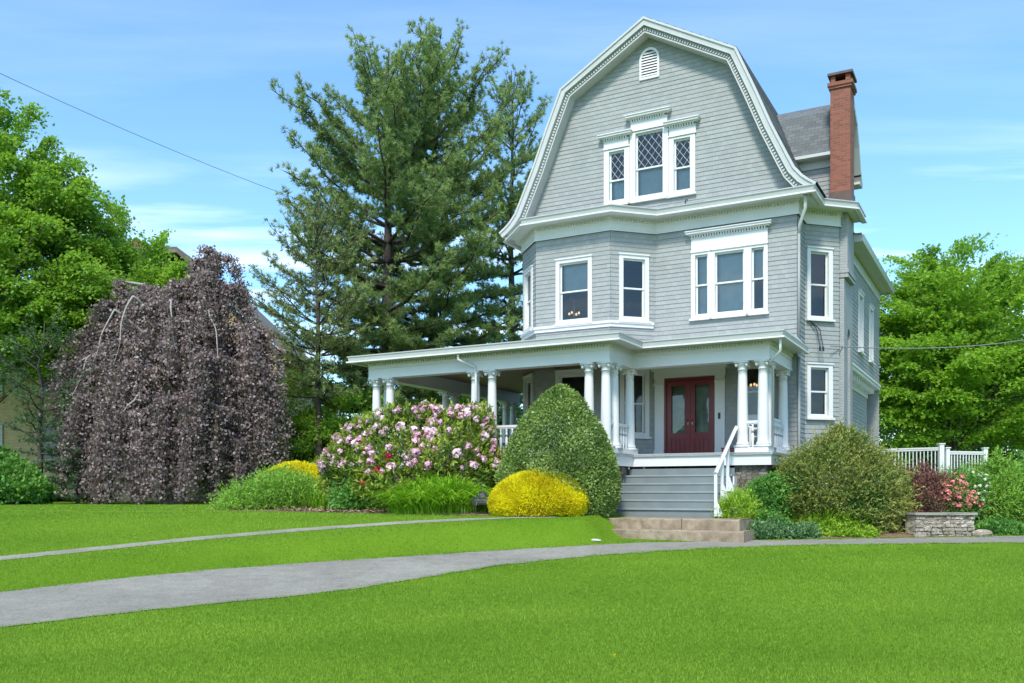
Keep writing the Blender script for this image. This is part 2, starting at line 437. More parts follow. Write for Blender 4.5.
def rect(o0, o1, z0, z1): return [(o0, z0), (o1, z0), (o1, z1), (o0, z1)]
def dentils(mb, path, o0, o1, z0, z1, step=.085, w=.045):
    for a, b in zip(path, path[1:]):
        P, L = frame(a, b); k = int((L - .02) / step)
        for i in range(k): mb.obox(P, .02 + i * step, .02 + i * step + w, o0, o1, z0, z1)

# --- windows: casing > sash, pane, sill, hood, lattice, curtain
GL_IN = -.07
def sash_window(P, s0, s1, z0, z1, cas=(.12, .12, .10, .10), sill=True, lattice=False, curtain=None, single=False, meet=.5):
    c = MB(); l, r, b, t = cas
    o0, o1 = -.10, .045
    c.obox(P, s0 - l, s0, o0, o1, z0 - b, z1 + t); c.obox(P, s1, s1 + r, o0, o1, z0 - b, z1 + t)
    c.obox(P, s0, s1, o0, o1 - .003, z1, z1 + t); c.obox(P, s0, s1, o0, o1 - .003, z0 - b, z0)
    c.obox(P, s0 - l - .015, s1 + r + .015, .0, .075, z1 + t, z1 + t + .035)
    w = hb(c, 'window', M['white'])
    sm = MB(); f = .045
    zm = z0 + (z1 - z0) * meet
    for za, zb, o in ((z0, zm + .02, -.075), (zm - .02, z1, -.045)):
        sm.obox(P, s0, s0 + f, o - .03, o, za, zb); sm.obox(P, s1 - f, s1, o - .03, o, za, zb)
        sm.obox(P, s0 + f, s1 - f, o - .03, o - .002, za, za + f); sm.obox(P, s0 + f, s1 - f, o - .03, o - .002, zb - f, zb)
    hb(sm, 'sash', M['sash'], w)
    p, d, n = P
    q = lambda t, o, z: (p[0] + d[0] * t + n[0] * o, p[1] + d[1] * t + n[1] * o, z)
    g = MB()
    g.face([q(s0 + f, -.09, z0 + f), q(s1 - f, -.09, z0 + f), q(s1 - f, -.09, zm - .02), q(s0 + f, -.09, zm - .02)])
    g.face([q(s0 + f, -.06, zm + .02), q(s1 - f, -.06, zm + .02), q(s1 - f, -.06, z1 - f), q(s0 + f, -.06, z1 - f)])
    hb(g, 'pane', M['glass'], w)
    if sill:
        sl = MB(); sl.obox(P, s0 - l - .04, s1 + r + .04, 0, .10, z0 - b - .055, z0 - b); hb(sl, 'sill', M['white'], w)
    if lattice:
        la = MB(); a0, a1, b0, b1 = s0 + f, s1 - f, zm + .02, z1 - f
        step = .215; k = 1.3
        for sg in (1, -1):
            c0 = -6.
            while c0 < 6:
                # line z - b0 = k*sg*(s - a0) + c0*k
                pts = []
                for i in range(81):
                    s = a0 + (a1 - a0) * i / 80; z = b0 + k * sg * (s - a0) + c0 * k
                    if b0 <= z <= b1: pts.append((s, z))
                if len(pts) > 3: la.tube([q(pts[0][0], -.05, pts[0][1]), q(pts[-1][0], -.05, pts[-1][1])], .0075, 4)
                c0 += step
        hb(la, 'lattice', M['offwhite'], w)
    if curtain:
        cu = MB(); kind, matn = curtain
        za, zb = (z0, z1) if kind == 'full' else (z0, zm) if kind == 'low' else (zm, z1)
        m = 28; a, b2 = s0 + .02, s1 - .02
        for i in range(m):
            sA, sB = a + (b2 - a) * i / m, a + (b2 - a) * (i + 1) / m
            amp = .012 if matn == 'curtain' else .001
            oA, oB = -.20 + amp * math.sin(i * 1.9), -.20 + amp * math.sin((i + 1) * 1.9)
            cu.face([q(sA, oA, za), q(sB, oB, za), q(sB, oB, zb), q(sA, oA, zb)])
        hb(cu, 'curtain', M[matn], w)
    return w
def hood(P, a, b, z0, h_panel, w, ledge=.16):
    """white frieze panel, dentil course and projecting ledge over a window"""
    m = MB(); m.obox(P, a, b, 0, .05, z0, z0 + h_panel); m.obox(P, a - .01, b + .01, 0, .065, z0 - .03, z0 + .002)
    zt = z0 + h_panel
    m.obox(P, a - .02, b + .02, 0, .075, zt, zt + .02)
    k = int((b - a) / .075)
    for i in range(k): m.obox(P, a + .015 + i * .075, a + .055 + i * .075, .0, .10, zt + .02, zt + .08)
    m.obox(P, a - .06, b + .06, 0, .13, zt + .08, zt + .11)
    m.obox(P, a - .12, b + .12, 0, .20, zt + .11, zt + .165); m.obox(P, a - .14, b + .14, 0, .23, zt + .165, zt + .19)
    hb(m, 'hood', M['white'], w)

BAY = [(-6.09, 0), (-5.12, -1.0), (-2.73, -1.0), (-1.75, 0)]
SIDE = [(2.22, 0), (2.22, 1.0), (3.0, 1.78), (3.0, 10.65)]
FL = .98; TOPW = 7.45
# walls
def wall(p0, p1, z0, z1, holes=(), prof=None):
    mb = MB(); siding(mb, p0, p1, z0, z1, holes, prof); return hb(mb, 'wall', M['siding'])
fl, L1 = frame(BAY[0], BAY[1]); fc, L2 = frame(BAY[1], BAY[2]); fr, L3 = frame(BAY[2], BAY[3]); fm, L4 = frame(BAY[3], SIDE[0])
U0 = -BAY[3][0]                                # front wall: s = u + U0
g2, g1 = (4.99, 6.67), (1.68, 3.39)
wall(BAY[0], BAY[1], FL, TOPW, [(.31, .98, *g2), (.31, .98, *g1)])
wall(BAY[1], BAY[2], FL, TOPW, [(.79, 1.70, *g2), (.79, 1.70, *g1)])
wall(BAY[2], BAY[3], FL, TOPW, [(.37, 1.05, *g2), (.40, 1.05, *g1)])
tri = [(-.57, -.21), (-.01, .80), (1.01, 1.35)]
wall(BAY[3], SIDE[0], FL, TOPW, [(a + U0, b + U0, 4.98, 6.67) for a, b in tri] + [(-1.48 + U0, U0, .98, 3.24), (.80 + U0, 1.42 + U0, 2.08, 3.42)])
wall(SIDE[0], SIDE[1], -.6, TOPW)
fs, L5 = frame(SIDE[1], SIDE[2])
wall(SIDE[1], SIDE[2], -.6, TOPW, [(.17, .75, 4.87, 6.68), (.17, .75, 2.13, 3.46)])
wv = [(3.72, 4.52), (6.22, 6.97)]
fw, L6 = frame(SIDE[2], SIDE[3])
wall(SIDE[2], SIDE[3], 3.85, 7.12, [(a, b, 4.55, 6.27) for a, b in wv])
fw1, L7 = frame((2.62, 2.5), (2.62, 10.3))
wall((2.62, 2.5), (2.62, 10.3), -.6, 3.7, [(3.0, 3.7, 1.6, 3.1)])
wall((-6.09, 9.0), BAY[0], FL, TOPW); 
wall((3.0, 10.65), (-6.09, 10.65), -.6, 7.4)
wall((-6.09, 10.65), (-6.09, 9.0), -.6, TOPW)
# windows
for s, e, f_ in ((.31, .98, fl), (.79, 1.70, fc), (.37, 1.05, fr)):
    sash_window(f_, s, e, *g2, curtain=('up', 'shade') if f_ is fc else None, meet=.5)
    sash_window(f_, s + (.03 if f_ is fr else 0), e, *g1, cas=(.13, .13, .10, .13))
for i, (a, b) in enumerate(tri):
    lft = .12 if i == 0 else (.10 if i == 1 else .105); rgt = .105 if i == 0 else (.105 if i == 1 else .10)
    w = sash_window(fm, a + U0, b + U0, 4.98, 6.67, cas=(lft, rgt, .10, .07), curtain=('full', 'shade') if i < 2 else ('up', 'shade'), sill=(i == 1) or True)
    if i == 1: hood(fm, -.68 + U0, 1.45 + U0, 6.775, .36, w)
sash_window(fm, .80 + U0, 1.42 + U0, 2.08, 3.42, cas=(.12, .12, .08, .10), curtain=None)
for g in ((4.87, 6.68), (2.13, 3.46)): sash_window(fs, .17, .75, *g, cas=(.11, .13, .07, .09))
for a, b in wv: sash_window(fw, a, b, 4.55, 6.27, cas=(.10, .10, .08, .10))
sash_window(fw1, 3.0, 3.7, 1.6, 3.1)
# sill band round the bay
mb = MB(); sweep(mb, [BAY[0], BAY[1], BAY[2], (BAY[3][0] - .06, -.06)], rect(0, .085, 4.80, 4.87)); sweep(mb, [BAY[0], BAY[1], BAY[2], (BAY[3][0] - .06, -.06)], rect(0, .05, 4.70, 4.80))
hb(mb, 'sill_band', M['white'])
# --- front gable
GC = -1.94
GP = [(0, 13.56), (2.65, 12.06), (3.16, 10.89), (3.60, 9.82), (4.02, 8.92), (4.2, 8.55), (4.4, 8.31), (4.57, 8.17), (4.75, 8.05)]
def inset(prof, d):
    out = []
    P = [np.array(p, float) for p in prof]
    for i, p in enumerate(P):
        ns = []
        if i: t = unit(p - P[i - 1]); ns.append(np.array([t[1], -t[0]]))
        else: t = unit(P[1] - p); ns.append(np.array([-t[1], t[0]]) * np.array([1, -1]) if False else np.array([-(-t[1]) * -1, -t[0]]) )
        if i < len(P) - 1: t = unit(P[i + 1] - p); ns.append(np.array([t[1], -t[0]]))
        if i == 0:
            t = unit(P[1] - p); n = np.array([t[1], -t[0]]); q = p + np.array([0, d * (-1) / abs(n[1])]); out.append((0., q[1])); continue
        m = unit(sum(ns)); m = m / max(.4, float(m @ ns[-1]))
        out.append(tuple(p + m * d))
    return out
IN = {d: inset(GP, d) for d in (.07, .20, .25, .36, .40)}
gin = inset(GP, .30)
zz = np.array([p[1] for p in gin[::-1]]); oo = np.array([p[0] for p in gin[::-1]])
zz = np.r_[7.85, zz]; oo = np.r_[oo[0], oo]
gs0 = -6.4
gh = [(-3.19, -2.70, 8.60, 10.05), (-2.36, -1.52, 8.60, 10.44), (-1.20, -.71, 8.58, 10.05)]
mb = MB(); siding(mb, (gs0, 0), (3.0, 0), 7.9, 13.22, [(a - gs0, b - gs0, c, d) for a, b, c, d in gh], (zz, GC - oo - gs0, GC + oo - gs0))
hb(mb, 'gable_wall', M['siding'])
fg, _ = frame((gs0, 0), (3, 0))
for i, (a, b, c, d) in enumerate(gh):
    w = sash_window(fg, a - gs0, b - gs0, c, d, cas=((.16, .16, .13, .07), (.17, .16, .13, .06), (.15, .14, .13, .07))[i], sill=True, lattice=True, curtain=(('low', 'curtain'), ('low', 'shade'), ('low', 'shade'))[i], meet=(.42, .44, .45)[i])
    if i == 1: hood(fg, a - .14 - gs0, b + .13 - gs0, d + .09, .24, w)
    else: hood(fg, a - .16 - gs0 + (0 if i == 0 else .03), b + .16 - gs0 - (.03 if i == 0 else 0), d + .10, .20, w)
# vent
mb = MB(); vc = -1.93 - gs0
arc = [(vc + .24 * math.cos(t), 12.52 + .26 * math.sin(t)) for t in np.linspace(0, math.pi, 15)]
outer = [(vc + .30 * math.cos(t), 12.52 + .33 * math.sin(t)) for t in np.linspace(0, math.pi, 15)]
inn = [(vc + .24, 12.02)] + arc + [(vc - .24, 12.02)]; out = [(vc + .30, 11.95)] + outer + [(vc - .30, 11.95)]
q = lambda s, o, z: (gs0 + s, -o, z)
for k in range(len(inn)):
    a, b = inn[k], inn[(k + 1) % len(inn)]; c, d = out[k], out[(k + 1) % len(out)]
    mb.face([q(a[0], .05, a[1]), q(b[0], .05, b[1]), q(d[0], .05, d[1]), q(c[0], .05, c[1])])
    mb.face([q(c[0], .05, c[1]), q(d[0], .05, d[1]), q(d[0], 0, d[1]), q(c[0], 0, c[1])])
    mb.face([q(a[0], .05, a[1]), q(a[0], .0, a[1]), q(b[0], .0, b[1]), q(b[0], .05, b[1])])
vent = hb(mb, 'gable_vent', M['white'])
mb = MB()
for k in range(9):
    z = 12.04 + k * .079; hw = .24 if z < 12.52 else .24 * math.sqrt(max(0, 1 - ((z + .03 - 12.52) / .26) ** 2))
    if hw > .03: mb.face([q(vc - hw, .045, z), q(vc + hw, .045, z), q(vc + hw, .019, z + .055), q(vc - hw, .019, z + .055)])
hb(mb, 'louvre', M['white'], vent)
mb = MB(); mb.face([q(p[0], .0195, p[1]) for p in inn]); hb(mb, 'dark_opening', M['black'], vent)
# main gambrel roof
def gam(prof, sgn): return [(GC + sgn * o, z) for o, z in prof]
mb = MB(); V0, V1 = -.46, 9.2
for sg in (1, -1):
    pr = gam(GP, sg); dist = 0
    for a, b in zip(pr, pr[1:]):
        l = math.hypot(b[0] - a[0], b[1] - a[1])
        k = max(1, round(l / .28))
        for j in range(k):
            p = [a[i] + (b[i] - a[i]) * j / k for i in (0, 1)]; r = [a[i] + (b[i] - a[i]) * (j + 1) / k for i in (0, 1)]
            t = unit(np.array([b[0] - a[0], b[1] - a[1]])); nn = np.array([-t[1], t[0]]) * (1 if sg > 0 else -1)
            if nn[1] < 0: nn = -nn
            q0 = (p[0], p[1]); q1 = (r[0] + nn[0] * .012, r[1] + nn[1] * .012)
            d0, d1 = dist + l * j / k, dist + l * (j + 1) / k
            mb.face([(q0[0], V0, q0[1]), (q1[0], V0, q1[1]), (q1[0], V1, q1[1]), (q0[0], V1, q0[1])], [(V0, d0), (V0, d1), (V1, d1), (V1, d0)])
            mb.face([(q1[0], V0, q1[1]), (r[0], V0, r[1]), (r[0], V1, r[1]), (q1[0], V1, q1[1])], [(V0, d1), (V0, d1), (V1, d1), (V1, d1)])
        dist += l
roof = hb(mb, 'roof', M['roof'])
# rear gable
mb = MB(); zr = np.array([p[1] for p in GP[::-1]]); orr = np.array([p[0] for p in GP[::-1]])
siding(mb, (3.0, 9.0), (-7, 9.0), 7.9, 13.5, (), (zr, 3.0 - GC - orr, 3.0 - GC + orr)); hb(mb, 'gable_wall', M['siding'])
# rake boards: fascia, soffit, frieze with dentils
def ribbon(mb, A, va, B, vb, sg):
    A, B = gam(A, sg), gam(B, sg)
    for i in range(len(A) - 1):
        mb.face([(A[i][0], va, A[i][1]), (A[i + 1][0], va, A[i + 1][1]), (B[i + 1][0], vb, B[i + 1][1]), (B[i][0], vb, B[i][1])])
mb = MB(); D0 = inset(GP, .012); D6 = IN[.07]; D20 = IN[.20]; D37 = inset(GP, .37); D34 = inset(GP, .335)
for sg in (1, -1):
    ribbon(mb, D0, -.50, D6, -.50, sg); ribbon(mb, D6, -.50, D6, -.47, sg); ribbon(mb, D6, -.47, D20, -.455, sg)
    ribbon(mb, inset(GP, .185), -.475, inset(GP, .215), -.475, sg); ribbon(mb, inset(GP, .185), -.475, inset(GP, .185), -.45, sg); ribbon(mb, inset(GP, .215), -.475, inset(GP, .215), -.36, sg)
    ribbon(mb, D0, -.50, GP, -.46, sg)
hb(mb, 'rake_fascia', M['offwhite'])
mb = MB()
for sg in (1, -1):
    ribbon(mb, D20, -.36, D34, -.36, sg); ribbon(mb, D34, -.385, D37, -.385, sg); ribbon(mb, D34, -.385, D34, -.36, sg); ribbon(mb, D37, -.385, D37, .0, sg)
    pr = inset(GP, .245); pr2 = inset(GP, .315)
    for i in range(len(pr) - 1):
        a, b, c, d = (np.array(x) for x in (pr[i], pr[i + 1], pr2[i], pr2[i + 1]))
        l = np.linalg.norm(b - a); k = max(1, int(l / .085))
        for j in range(k):
            t0, t1 = (j + .1) / k, (j + .60) / k
            A, B, C_, D_ = a + (b - a) * t0, a + (b - a) * t1, c + (d - c) * t1, c + (d - c) * t0
            P4 = [(GC + sg * x[0], x[1]) for x in (A, B, C_, D_)]
            fr4 = [(x, -.41, z) for x, z in P4]; bk4 = [(x, -.36, z) for x, z in P4]
            mb.face(fr4)
            for e in range(4): mb.face([fr4[e], fr4[(e + 1) % 4], bk4[(e + 1) % 4], bk4[e]])
hb(mb, 'rake_frieze', M['offwhite'])
# --- main cornice
CP = [(-6.09, 9.0)] + BAY + SIDE[:3] + [(3.0, 3.05)]
mb = MB()
sweep(mb, CP, rect(0, .045, 7.42, 7.79)); sweep(mb, CP, rect(0, .065, 7.42, 7.455))
sweep(mb, CP, rect(0, .09, 7.78, 7.86))
sweep(mb, CP, rect(0, .44, 7.84, 7.87)); sweep(mb, CP, rect(.45, .575, 7.785, 7.825))
dentils(mb, CP[1:], .045, .085, 7.71, 7.775)
hb(mb, 'cornice', M['white'])
mb = MB(); sweep(mb, CP, [(.40, 7.82), (.46, 7.80), (.50, 7.84), (.53, 7.96), (.555, 7.97), (.555, 7.995), (.40, 7.995)]); hb(mb, 'gutter', M['gutter'])
mb = MB(); 
sk = [(p[0], p[1]) for p in CP]
def skirt(mb, path, o0, z0, o1, z1):
    sweep(mb, path, [(o0, z0), (o1, z1), (o1, z1 - .04), (o0, z0 - .04)])
skirt(mb, CP, .50, 7.985, -.05, 8.14)
mb.face([(p[0], p[1], 8.135) for p in BAY]); mb.face([(2.22, 0, 8.13), (2.22, 1.0, 8.13), (3.0, 1.78, 8.13), (3.0, 3.05, 8.13), (0., 3.05, 8.13), (0, 0, 8.13)][::-1])
hb(mb, 'skirt_roof', M['porchroof'])
# rear wing eave
mb = MB(); RP = [(3.0, 3.0), (3.0, 10.65), (-3.0, 10.65)]
sweep(mb, RP, rect(0, .04, 6.95, 7.28)); sweep(mb, RP, rect(0, .42, 7.30, 7.34)); mb.box(2.6, 3.44, 2.99, 3.05, 7.27, 7.52); hb(mb, 'cornice', M['offwhite'])
mb = MB(); sweep(mb, RP, [(.36, 7.27), (.46, 7.29), (.50, 7.46), (.36, 7.46)]); hb(mb, 'gutter', M['gutter'])
mb = MB(); mb.face([(3.45, 2.9, 7.47), (3.45, 11.1, 7.47), (.8, 11.1, 8.0), (.8, 2.9, 8.0)]); mb.face([(3.45, 11.1, 7.47), (-6, 11.1, 7.47), (-6, 9, 8.1), (.8, 9, 8.1)]); hb(mb, 'roof', M['roof'])
mb = MB(); BP = [(3.0, 3.2), (3.0, 10.65), (-2, 10.65)]
sweep(mb, BP, rect(-.45, .03, 3.72, 3.86)); sweep(mb, BP, rect(-.05, .07, 3.83, 3.9)); dentils(mb, [(2.75, 3.2), (2.75, 10.4)], 0, .18, 3.52, 3.72, .5, .12)
sweep(mb, [(2.62, 2.6), (2.62, 10.3)], rect(0, .04, 3.4, 3.72)); hb(mb, 'overhang_trim', M['white'])
# --- cross gable behind the chimney
mb = MB()
siding(mb, (.6, 2.45), (2.9, 2.45), 7.9, 9.62); siding(mb, (2.9, 2.45), (2.9, 4.75), 7.9, 11.0, (), (np.array([7.9, 9.6, 10.6, 11.3]), np.array([0, 0, .35, .95]), np.array([2.3, 2.3, 2.0, 1.2])))
siding(mb, (2.9, 4.75), (.6, 4.75), 7.9, 9.5)
hb(mb, 'dormer_wall', M['siding'])
DPROF = [(2.08, 9.72), (2.30, 9.86), (2.62, 10.60), (2.90, 11.16), (3.5, 11.62), (4.2, 11.2), (4.6, 10.6), (5.0, 9.9), (5.3, 9.62)]
mb = MB(); dist = 0
for a, b in zip(DPROF, DPROF[1:]):
    l = math.hypot(b[0] - a[0], b[1] - a[1]); u0, u1 = .3, 3.16
    mb.face([(u0, a[0], a[1]), (u1, a[0], a[1]), (u1, b[0], b[1]), (u0, b[0], b[1])], [(u0, dist), (u1, dist), (u1, dist + l), (u0, dist + l)])
    dist += l
hb(mb, 'dormer_roof', M['roof'])
mb = MB()
for a, b in zip(DPROF, DPROF[1:]):
    for o, u0, u1 in ((.015, 3.36, 3.43),):
        t = unit(np.array(b) - np.array(a)); nn = np.array([t[1], -t[0]])
        A, B = np.array(a), np.array(b); A2, B2 = A + nn * .19, B + nn * .19
        mb.face([(3.165, A[0], A[1] - .012), (3.165, B[0], B[1] - .012), (3.165, B2[0], B2[1]), (3.165, A2[0], A2[1])])
        mb.face([(3.165, A2[0], A2[1]), (3.165, B2[0], B2[1]), (2.9, B2[0], B2[1]), (2.9, A2[0], A2[1])])
mb.box(.5, 3.16, 2.07, 2.13, 9.62, 9.71); mb.box(.5, 3.12, 2.13, 2.45, 9.60, 9.63); mb.box(.5, 2.9, 2.40, 2.45, 9.38, 9.6)
mb.box(2.9, 3.15, 4.75, 5.25, 9.50, 9.58)
hb(mb, 'dormer_trim', M['offwhite'])
# --- chimney
mb = MB(); mb.box(2.73, 3.27, 2.02, 2.72, 8.3, 11.44)
mb.box(2.69, 3.31, 1.98, 2.76, 11.43, 11.50); mb.box(2.66, 3.34, 1.95, 2.79, 11.50, 11.60)
mb.box(2.74, 2.86, 2.03, 2.71, 11.60, 11.80); mb.box(3.14, 3.26, 2.03, 2.71, 11.60, 11.80); mb.box(2.86, 3.14, 2.40, 2.5, 11.60, 11.80)
chim = hb(mb, 'chimney', M['brick'])
mb = MB(); mb.box(2.66, 3.34, 1.95, 2.79, 11.80, 11.87); hb(mb, 'chimney_cap', M['copper'], chim)
mb = MB(); mb.box(2.70, 3.30, 1.985, 2.75, 8.1, 8.50); hb(mb, 'flashing', M['copper'], chim)
mb = MB(); mb.box(2.66, 3.22, 1.84, 3.02, 6.25, 7.83); mb.box(2.66, 3.25, 1.82, 3.05, 6.02, 6.10); mb.box(2.66, 3.26, 1.81, 3.1, 6.14, 6.25); mb.box(2.66, 3.23, 1.83, 3.03, 6.10, 6.14)
mb.box(2.66, 3.0, 1.85, 3.4, -.6, 6.02)                   # core behind the niche
va, vb_ = 2.45, 2.95; zc, zt = 4.45, 6.02                  # round arched niche in the outer face
def slab(y0, y1, z0, z1): mb.box(3.0, 3.13, y0, y1, z0, z1)
slab(1.85, va, -.6, zt); slab(vb_, 3.4, -.6, zt)
arcp = [((va + vb_) / 2 - .25 * math.cos(t), zc + .25 * math.sin(t)) for t in np.linspace(0, math.pi, 13)]
for a, b in zip(arcp, arcp[1:]):
    mb.face([(3.13, a[0], a[1]), (3.13, b[0], b[1]), (3.13, b[0], zt), (3.13, a[0], zt)], [(a[0], a[1]), (b[0], b[1]), (b[0], zt), (a[0], zt)])
    mb.face([(3.13, a[0], a[1]), (3.0, a[0], a[1]), (3.0, b[0], b[1]), (3.13, b[0], b[1])])
hb(mb, 'chimney_base', M['paintbrick'])
# --- rooms seen through the panes
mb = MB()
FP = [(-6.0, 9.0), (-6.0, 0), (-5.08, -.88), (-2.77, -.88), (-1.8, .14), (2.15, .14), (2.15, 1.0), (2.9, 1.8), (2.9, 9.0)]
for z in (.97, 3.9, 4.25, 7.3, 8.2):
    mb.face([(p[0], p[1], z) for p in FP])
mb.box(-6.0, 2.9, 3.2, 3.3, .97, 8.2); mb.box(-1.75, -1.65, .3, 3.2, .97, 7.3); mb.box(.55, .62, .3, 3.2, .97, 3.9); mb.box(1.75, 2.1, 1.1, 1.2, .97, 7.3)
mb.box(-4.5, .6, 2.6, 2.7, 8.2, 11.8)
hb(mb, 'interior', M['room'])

# --- porch
PF = [(-8.86, 4.4), (-8.86, -4.18), (-1.44, -4.18), (-1.44, -2.62), (2.09, -2.62), (2.09, 0)]
EB, ET = 3.26, 3.60
mb = MB()
sweep(mb, PF, rect(-.30, 0, EB, ET + .1)); sweep(mb, PF, rect(0, .02, ET - .10, ET - .075)); sweep(mb, PF, rect(-.32, .015, EB - .03, EB + .01))
sweep(mb, PF, rect(0, .06, ET + .075, ET + .11)); sweep(mb, PF, rect(0, .34, ET + .105, ET + .13)); sweep(mb, PF, rect(.33, .455, ET + .06, ET + .10))
dentils(mb, PF, 0, .045, ET, ET + .07, .08, .042)
hb(mb, 'porch_beam', M['white'])
mb = MB(); sweep(mb, PF, [(.30, 3.69), (.36, 3.68), (.40, 3.72), (.42, 3.81), (.44, 3.82), (.44, 3.845), (.30, 3.845)]); hb(mb, 'porch_gutter', M['gutter'])
mb = MB()
rz, wz = 3.84, 4.16
mb.face([(-9.26, -4.58, rz), (-1.04, -4.58, rz), (-1.9, -.9, wz), (-6.09, -.9, wz)])
mb.face([(-1.04, -4.58, rz), (-1.04, -3.02, rz), (-1.75, 0, wz), (-1.9, -.9, wz)])
mb.face([(-1.04, -3.02, rz), (2.49, -3.02, rz), (2.22, -.0, wz), (-1.75, 0, wz)])
mb.face([(2.49, -3.02, rz), (2.49, .02, rz), (2.22, .02, wz), (2.22, -.0, wz)])
mb.face([(-9.26, 4.6, rz), (-9.26, -4.58, rz), (-6.09, -.9, wz), (-6.09, 4.6, wz)])
mb.face([(-6.09, -.9, wz), (-1.9, -.9, wz), (-1.75, 0, wz), (-6.09, 0, wz)])
hb(mb, 'porch_roof', M['porchroof'])
mb = MB()
def cl(pts): mb.face([(u, v, 3.62) for u, v in pts], [(u, v) for u, v in pts])
cl([(-8.8, 4.3), (-8.8, -4.1), (-6.02, -4.1), (-6.02, 4.3)]); cl([(-6.02, -4.1), (-1.5, -4.1), (-1.5, -.0), (-6.02, 0)]); cl([(-1.5, -2.55), (2.03, -2.55), (2.03, 0), (-1.5, 0)])
hb(mb, 'porch_ceiling', M['ceiling'])
mb = MB()
for a, b, c, d in ((-8.95, -1.35, -4.3, 0), (-1.35, 2.2, -2.75, 0), (-8.95, -6.12, 0, 4.4)): mb.box(a, b, c, d, FL - .06, FL)
hb(mb, 'porch_floor', M['deckfloor'])
mb = MB(); PE = [(-8.9, 4.4), (-8.9, -4.25), (-1.40, -4.25), (-1.40, -2.70), (2.15, -2.70), (2.15, 0)]
sweep(mb, PE, rect(-.06, 0, .66, FL - .062)); sweep(mb, PE, rect(-.05, .05, FL - .064, FL - .012)); hb(mb, 'porch_fascia', M['white'])
mb = MB(); PS = [(-8.7, 4.3), (-8.7, -4.05), (-1.55, -4.05), (-1.55, -2.6)]
sweep(mb, PS, rect(-.3, 0, -.7, .66)); sweep(mb, [(1.22, -2.56), (2.02, -2.56), (2.02, 0)], rect(-.3, 0, -.9, .66)); hb(mb, 'foundation', M['foundation'])
mb = MB(); sweep(mb, [(-1.62, 0.02), (2.22, 0.02), (2.22, 1.0), (3.0, 1.78)], rect(-.2, -.01, -.9, FL)); sweep(mb, [(2.22, .02), (2.22, 1.0), (3.0, 1.78)], rect(-.02, .06, -.1, .0)); hb(mb, 'foundation', M['foundation'])
# columns
def column_mesh(z0=1.15):
    m = MB(); H = EB - .03 - z0
    prof = [(.165, 0), (.165, .05), (.152, .07), (.142, .08), (.138, .11)]
    for i in range(13):
        t = i / 12; r = .134 - .028 * t ** 1.6
        prof.append((r, .12 + (H - .34) * t))
    zt = H - .22
    prof += [(.120, zt + .005), (.120, zt + .025), (.106, zt + .035), (.108, zt + .08), (.125, zt + .10), (.155, zt + .135), (.17, zt + .15), (.17, zt + .165)]
    m.lathe((0, 0, 0), prof, 24)
    m.box(-.175, .175, -.175, .175, zt + .165, H); m.box(-.18, .18, -.18, .18, -.05, .0)
    for k in range(4):                          # volutes at the capital's corners
        an = math.pi / 4 + k * math.pi / 2
        m.tube([(.175 * math.cos(an), .175 * math.sin(an), zt + .15), (.18 * math.cos(an), .18 * math.sin(an), zt + .08)], [.042, .032], 8)
    return m
cmesh = None
cols = [(1.40, -2.47), (1.90, -2.47), (1.90, -1.97), (1.90, -.22), (-2.06, -4.02), (-1.60, -4.02), (-1.60, -3.50), (-1.60, -2.42),
        (-4.87, -4.02), (-5.39, -4.02), (-8.70, -4.02), (-8.22, -4.02), (-8.70, -3.50), (-8.70, -.40), (-8.70, .08), (-8.70, 3.55), (-8.70, 4.1)]
for u, v in cols:
    if cmesh is None:
        c0 = hb(column_mesh(), 'porch_column', M['white'], None, False); cmesh = c0.data
        me = cmesh; me.polygons.foreach_set('use_smooth', [len(p.vertices) == 4 and abs(p.normal.z) < .8 and p.area < .02 for p in me.polygons])
        # mesh heights carry the offset already
        c0.location = (u, v, 1.15)
    else:
        c = c0.copy(); COL.objects.link(c); c.parent = house; c.location = (u, v, 1.15)
# low plinths, rails and turned balusters
def baluster(h):
    m = MB(); m.lathe((0, 0, 0), [(.028, 0), (.028, .06), (.018, .08), (.034, .16), (.040, .24), (.030, .34), (.018, .40), (.030, .43), (.020, .47), (.030, h - .22), (.034, h - .14), (.020, h - .09), (.028, h - .06), (.028, h)], 12)
    return m
def rail_run(a, b, nb):
    P, L = frame(a, b); m = MB()
    m.obox(P, -.16, L + .16, -.17, .17, FL, 1.10)
    pl = hb(m, 'plinth', M['white'])
    m = MB(); m.obox(P, 0, L, -.045, .045, 1.70, 1.76); m.obox(P, 0, L, -.03, .03, 1.67, 1.70)
    rl = hb(m, 'porch_rail', M['white'])
    for i in range(nb):
        t = L * (i + .5) / nb; p = P[0] + P[1] * t
        m = baluster(.58); o = hb(m, 'baluster', M['white'], rl, True); o.location = (p[0], p[1], 1.10)
rail_run((1.40, -2.47), (1.90, -2.47), 1); rail_run((1.90, -2.47), (1.90, -1.97), 1)
rail_run((1.90, -1.97), (1.90, -.22), 8)
rail_run((-1.60, -4.02), (-1.60, -3.50), 1); rail_run((-1.60, -3.50), (-1.60, -2.42), 6); rail_run((-2.06, -4.02), (-1.60, -4.02), 1)
rail_run((-4.87, -4.02), (-2.06, -4.02), 16); rail_run((-5.39, -4.02), (-4.87, -4.02), 1); rail_run((-8.22, -4.02), (-5.39, -4.02), 16); rail_run((-8.70, -4.02), (-8.22, -4.02), 1)
rail_run((-8.70, -3.5), (-8.70, -.40), 16); rail_run((-8.70, .08), (-8.70, 3.55), 18)
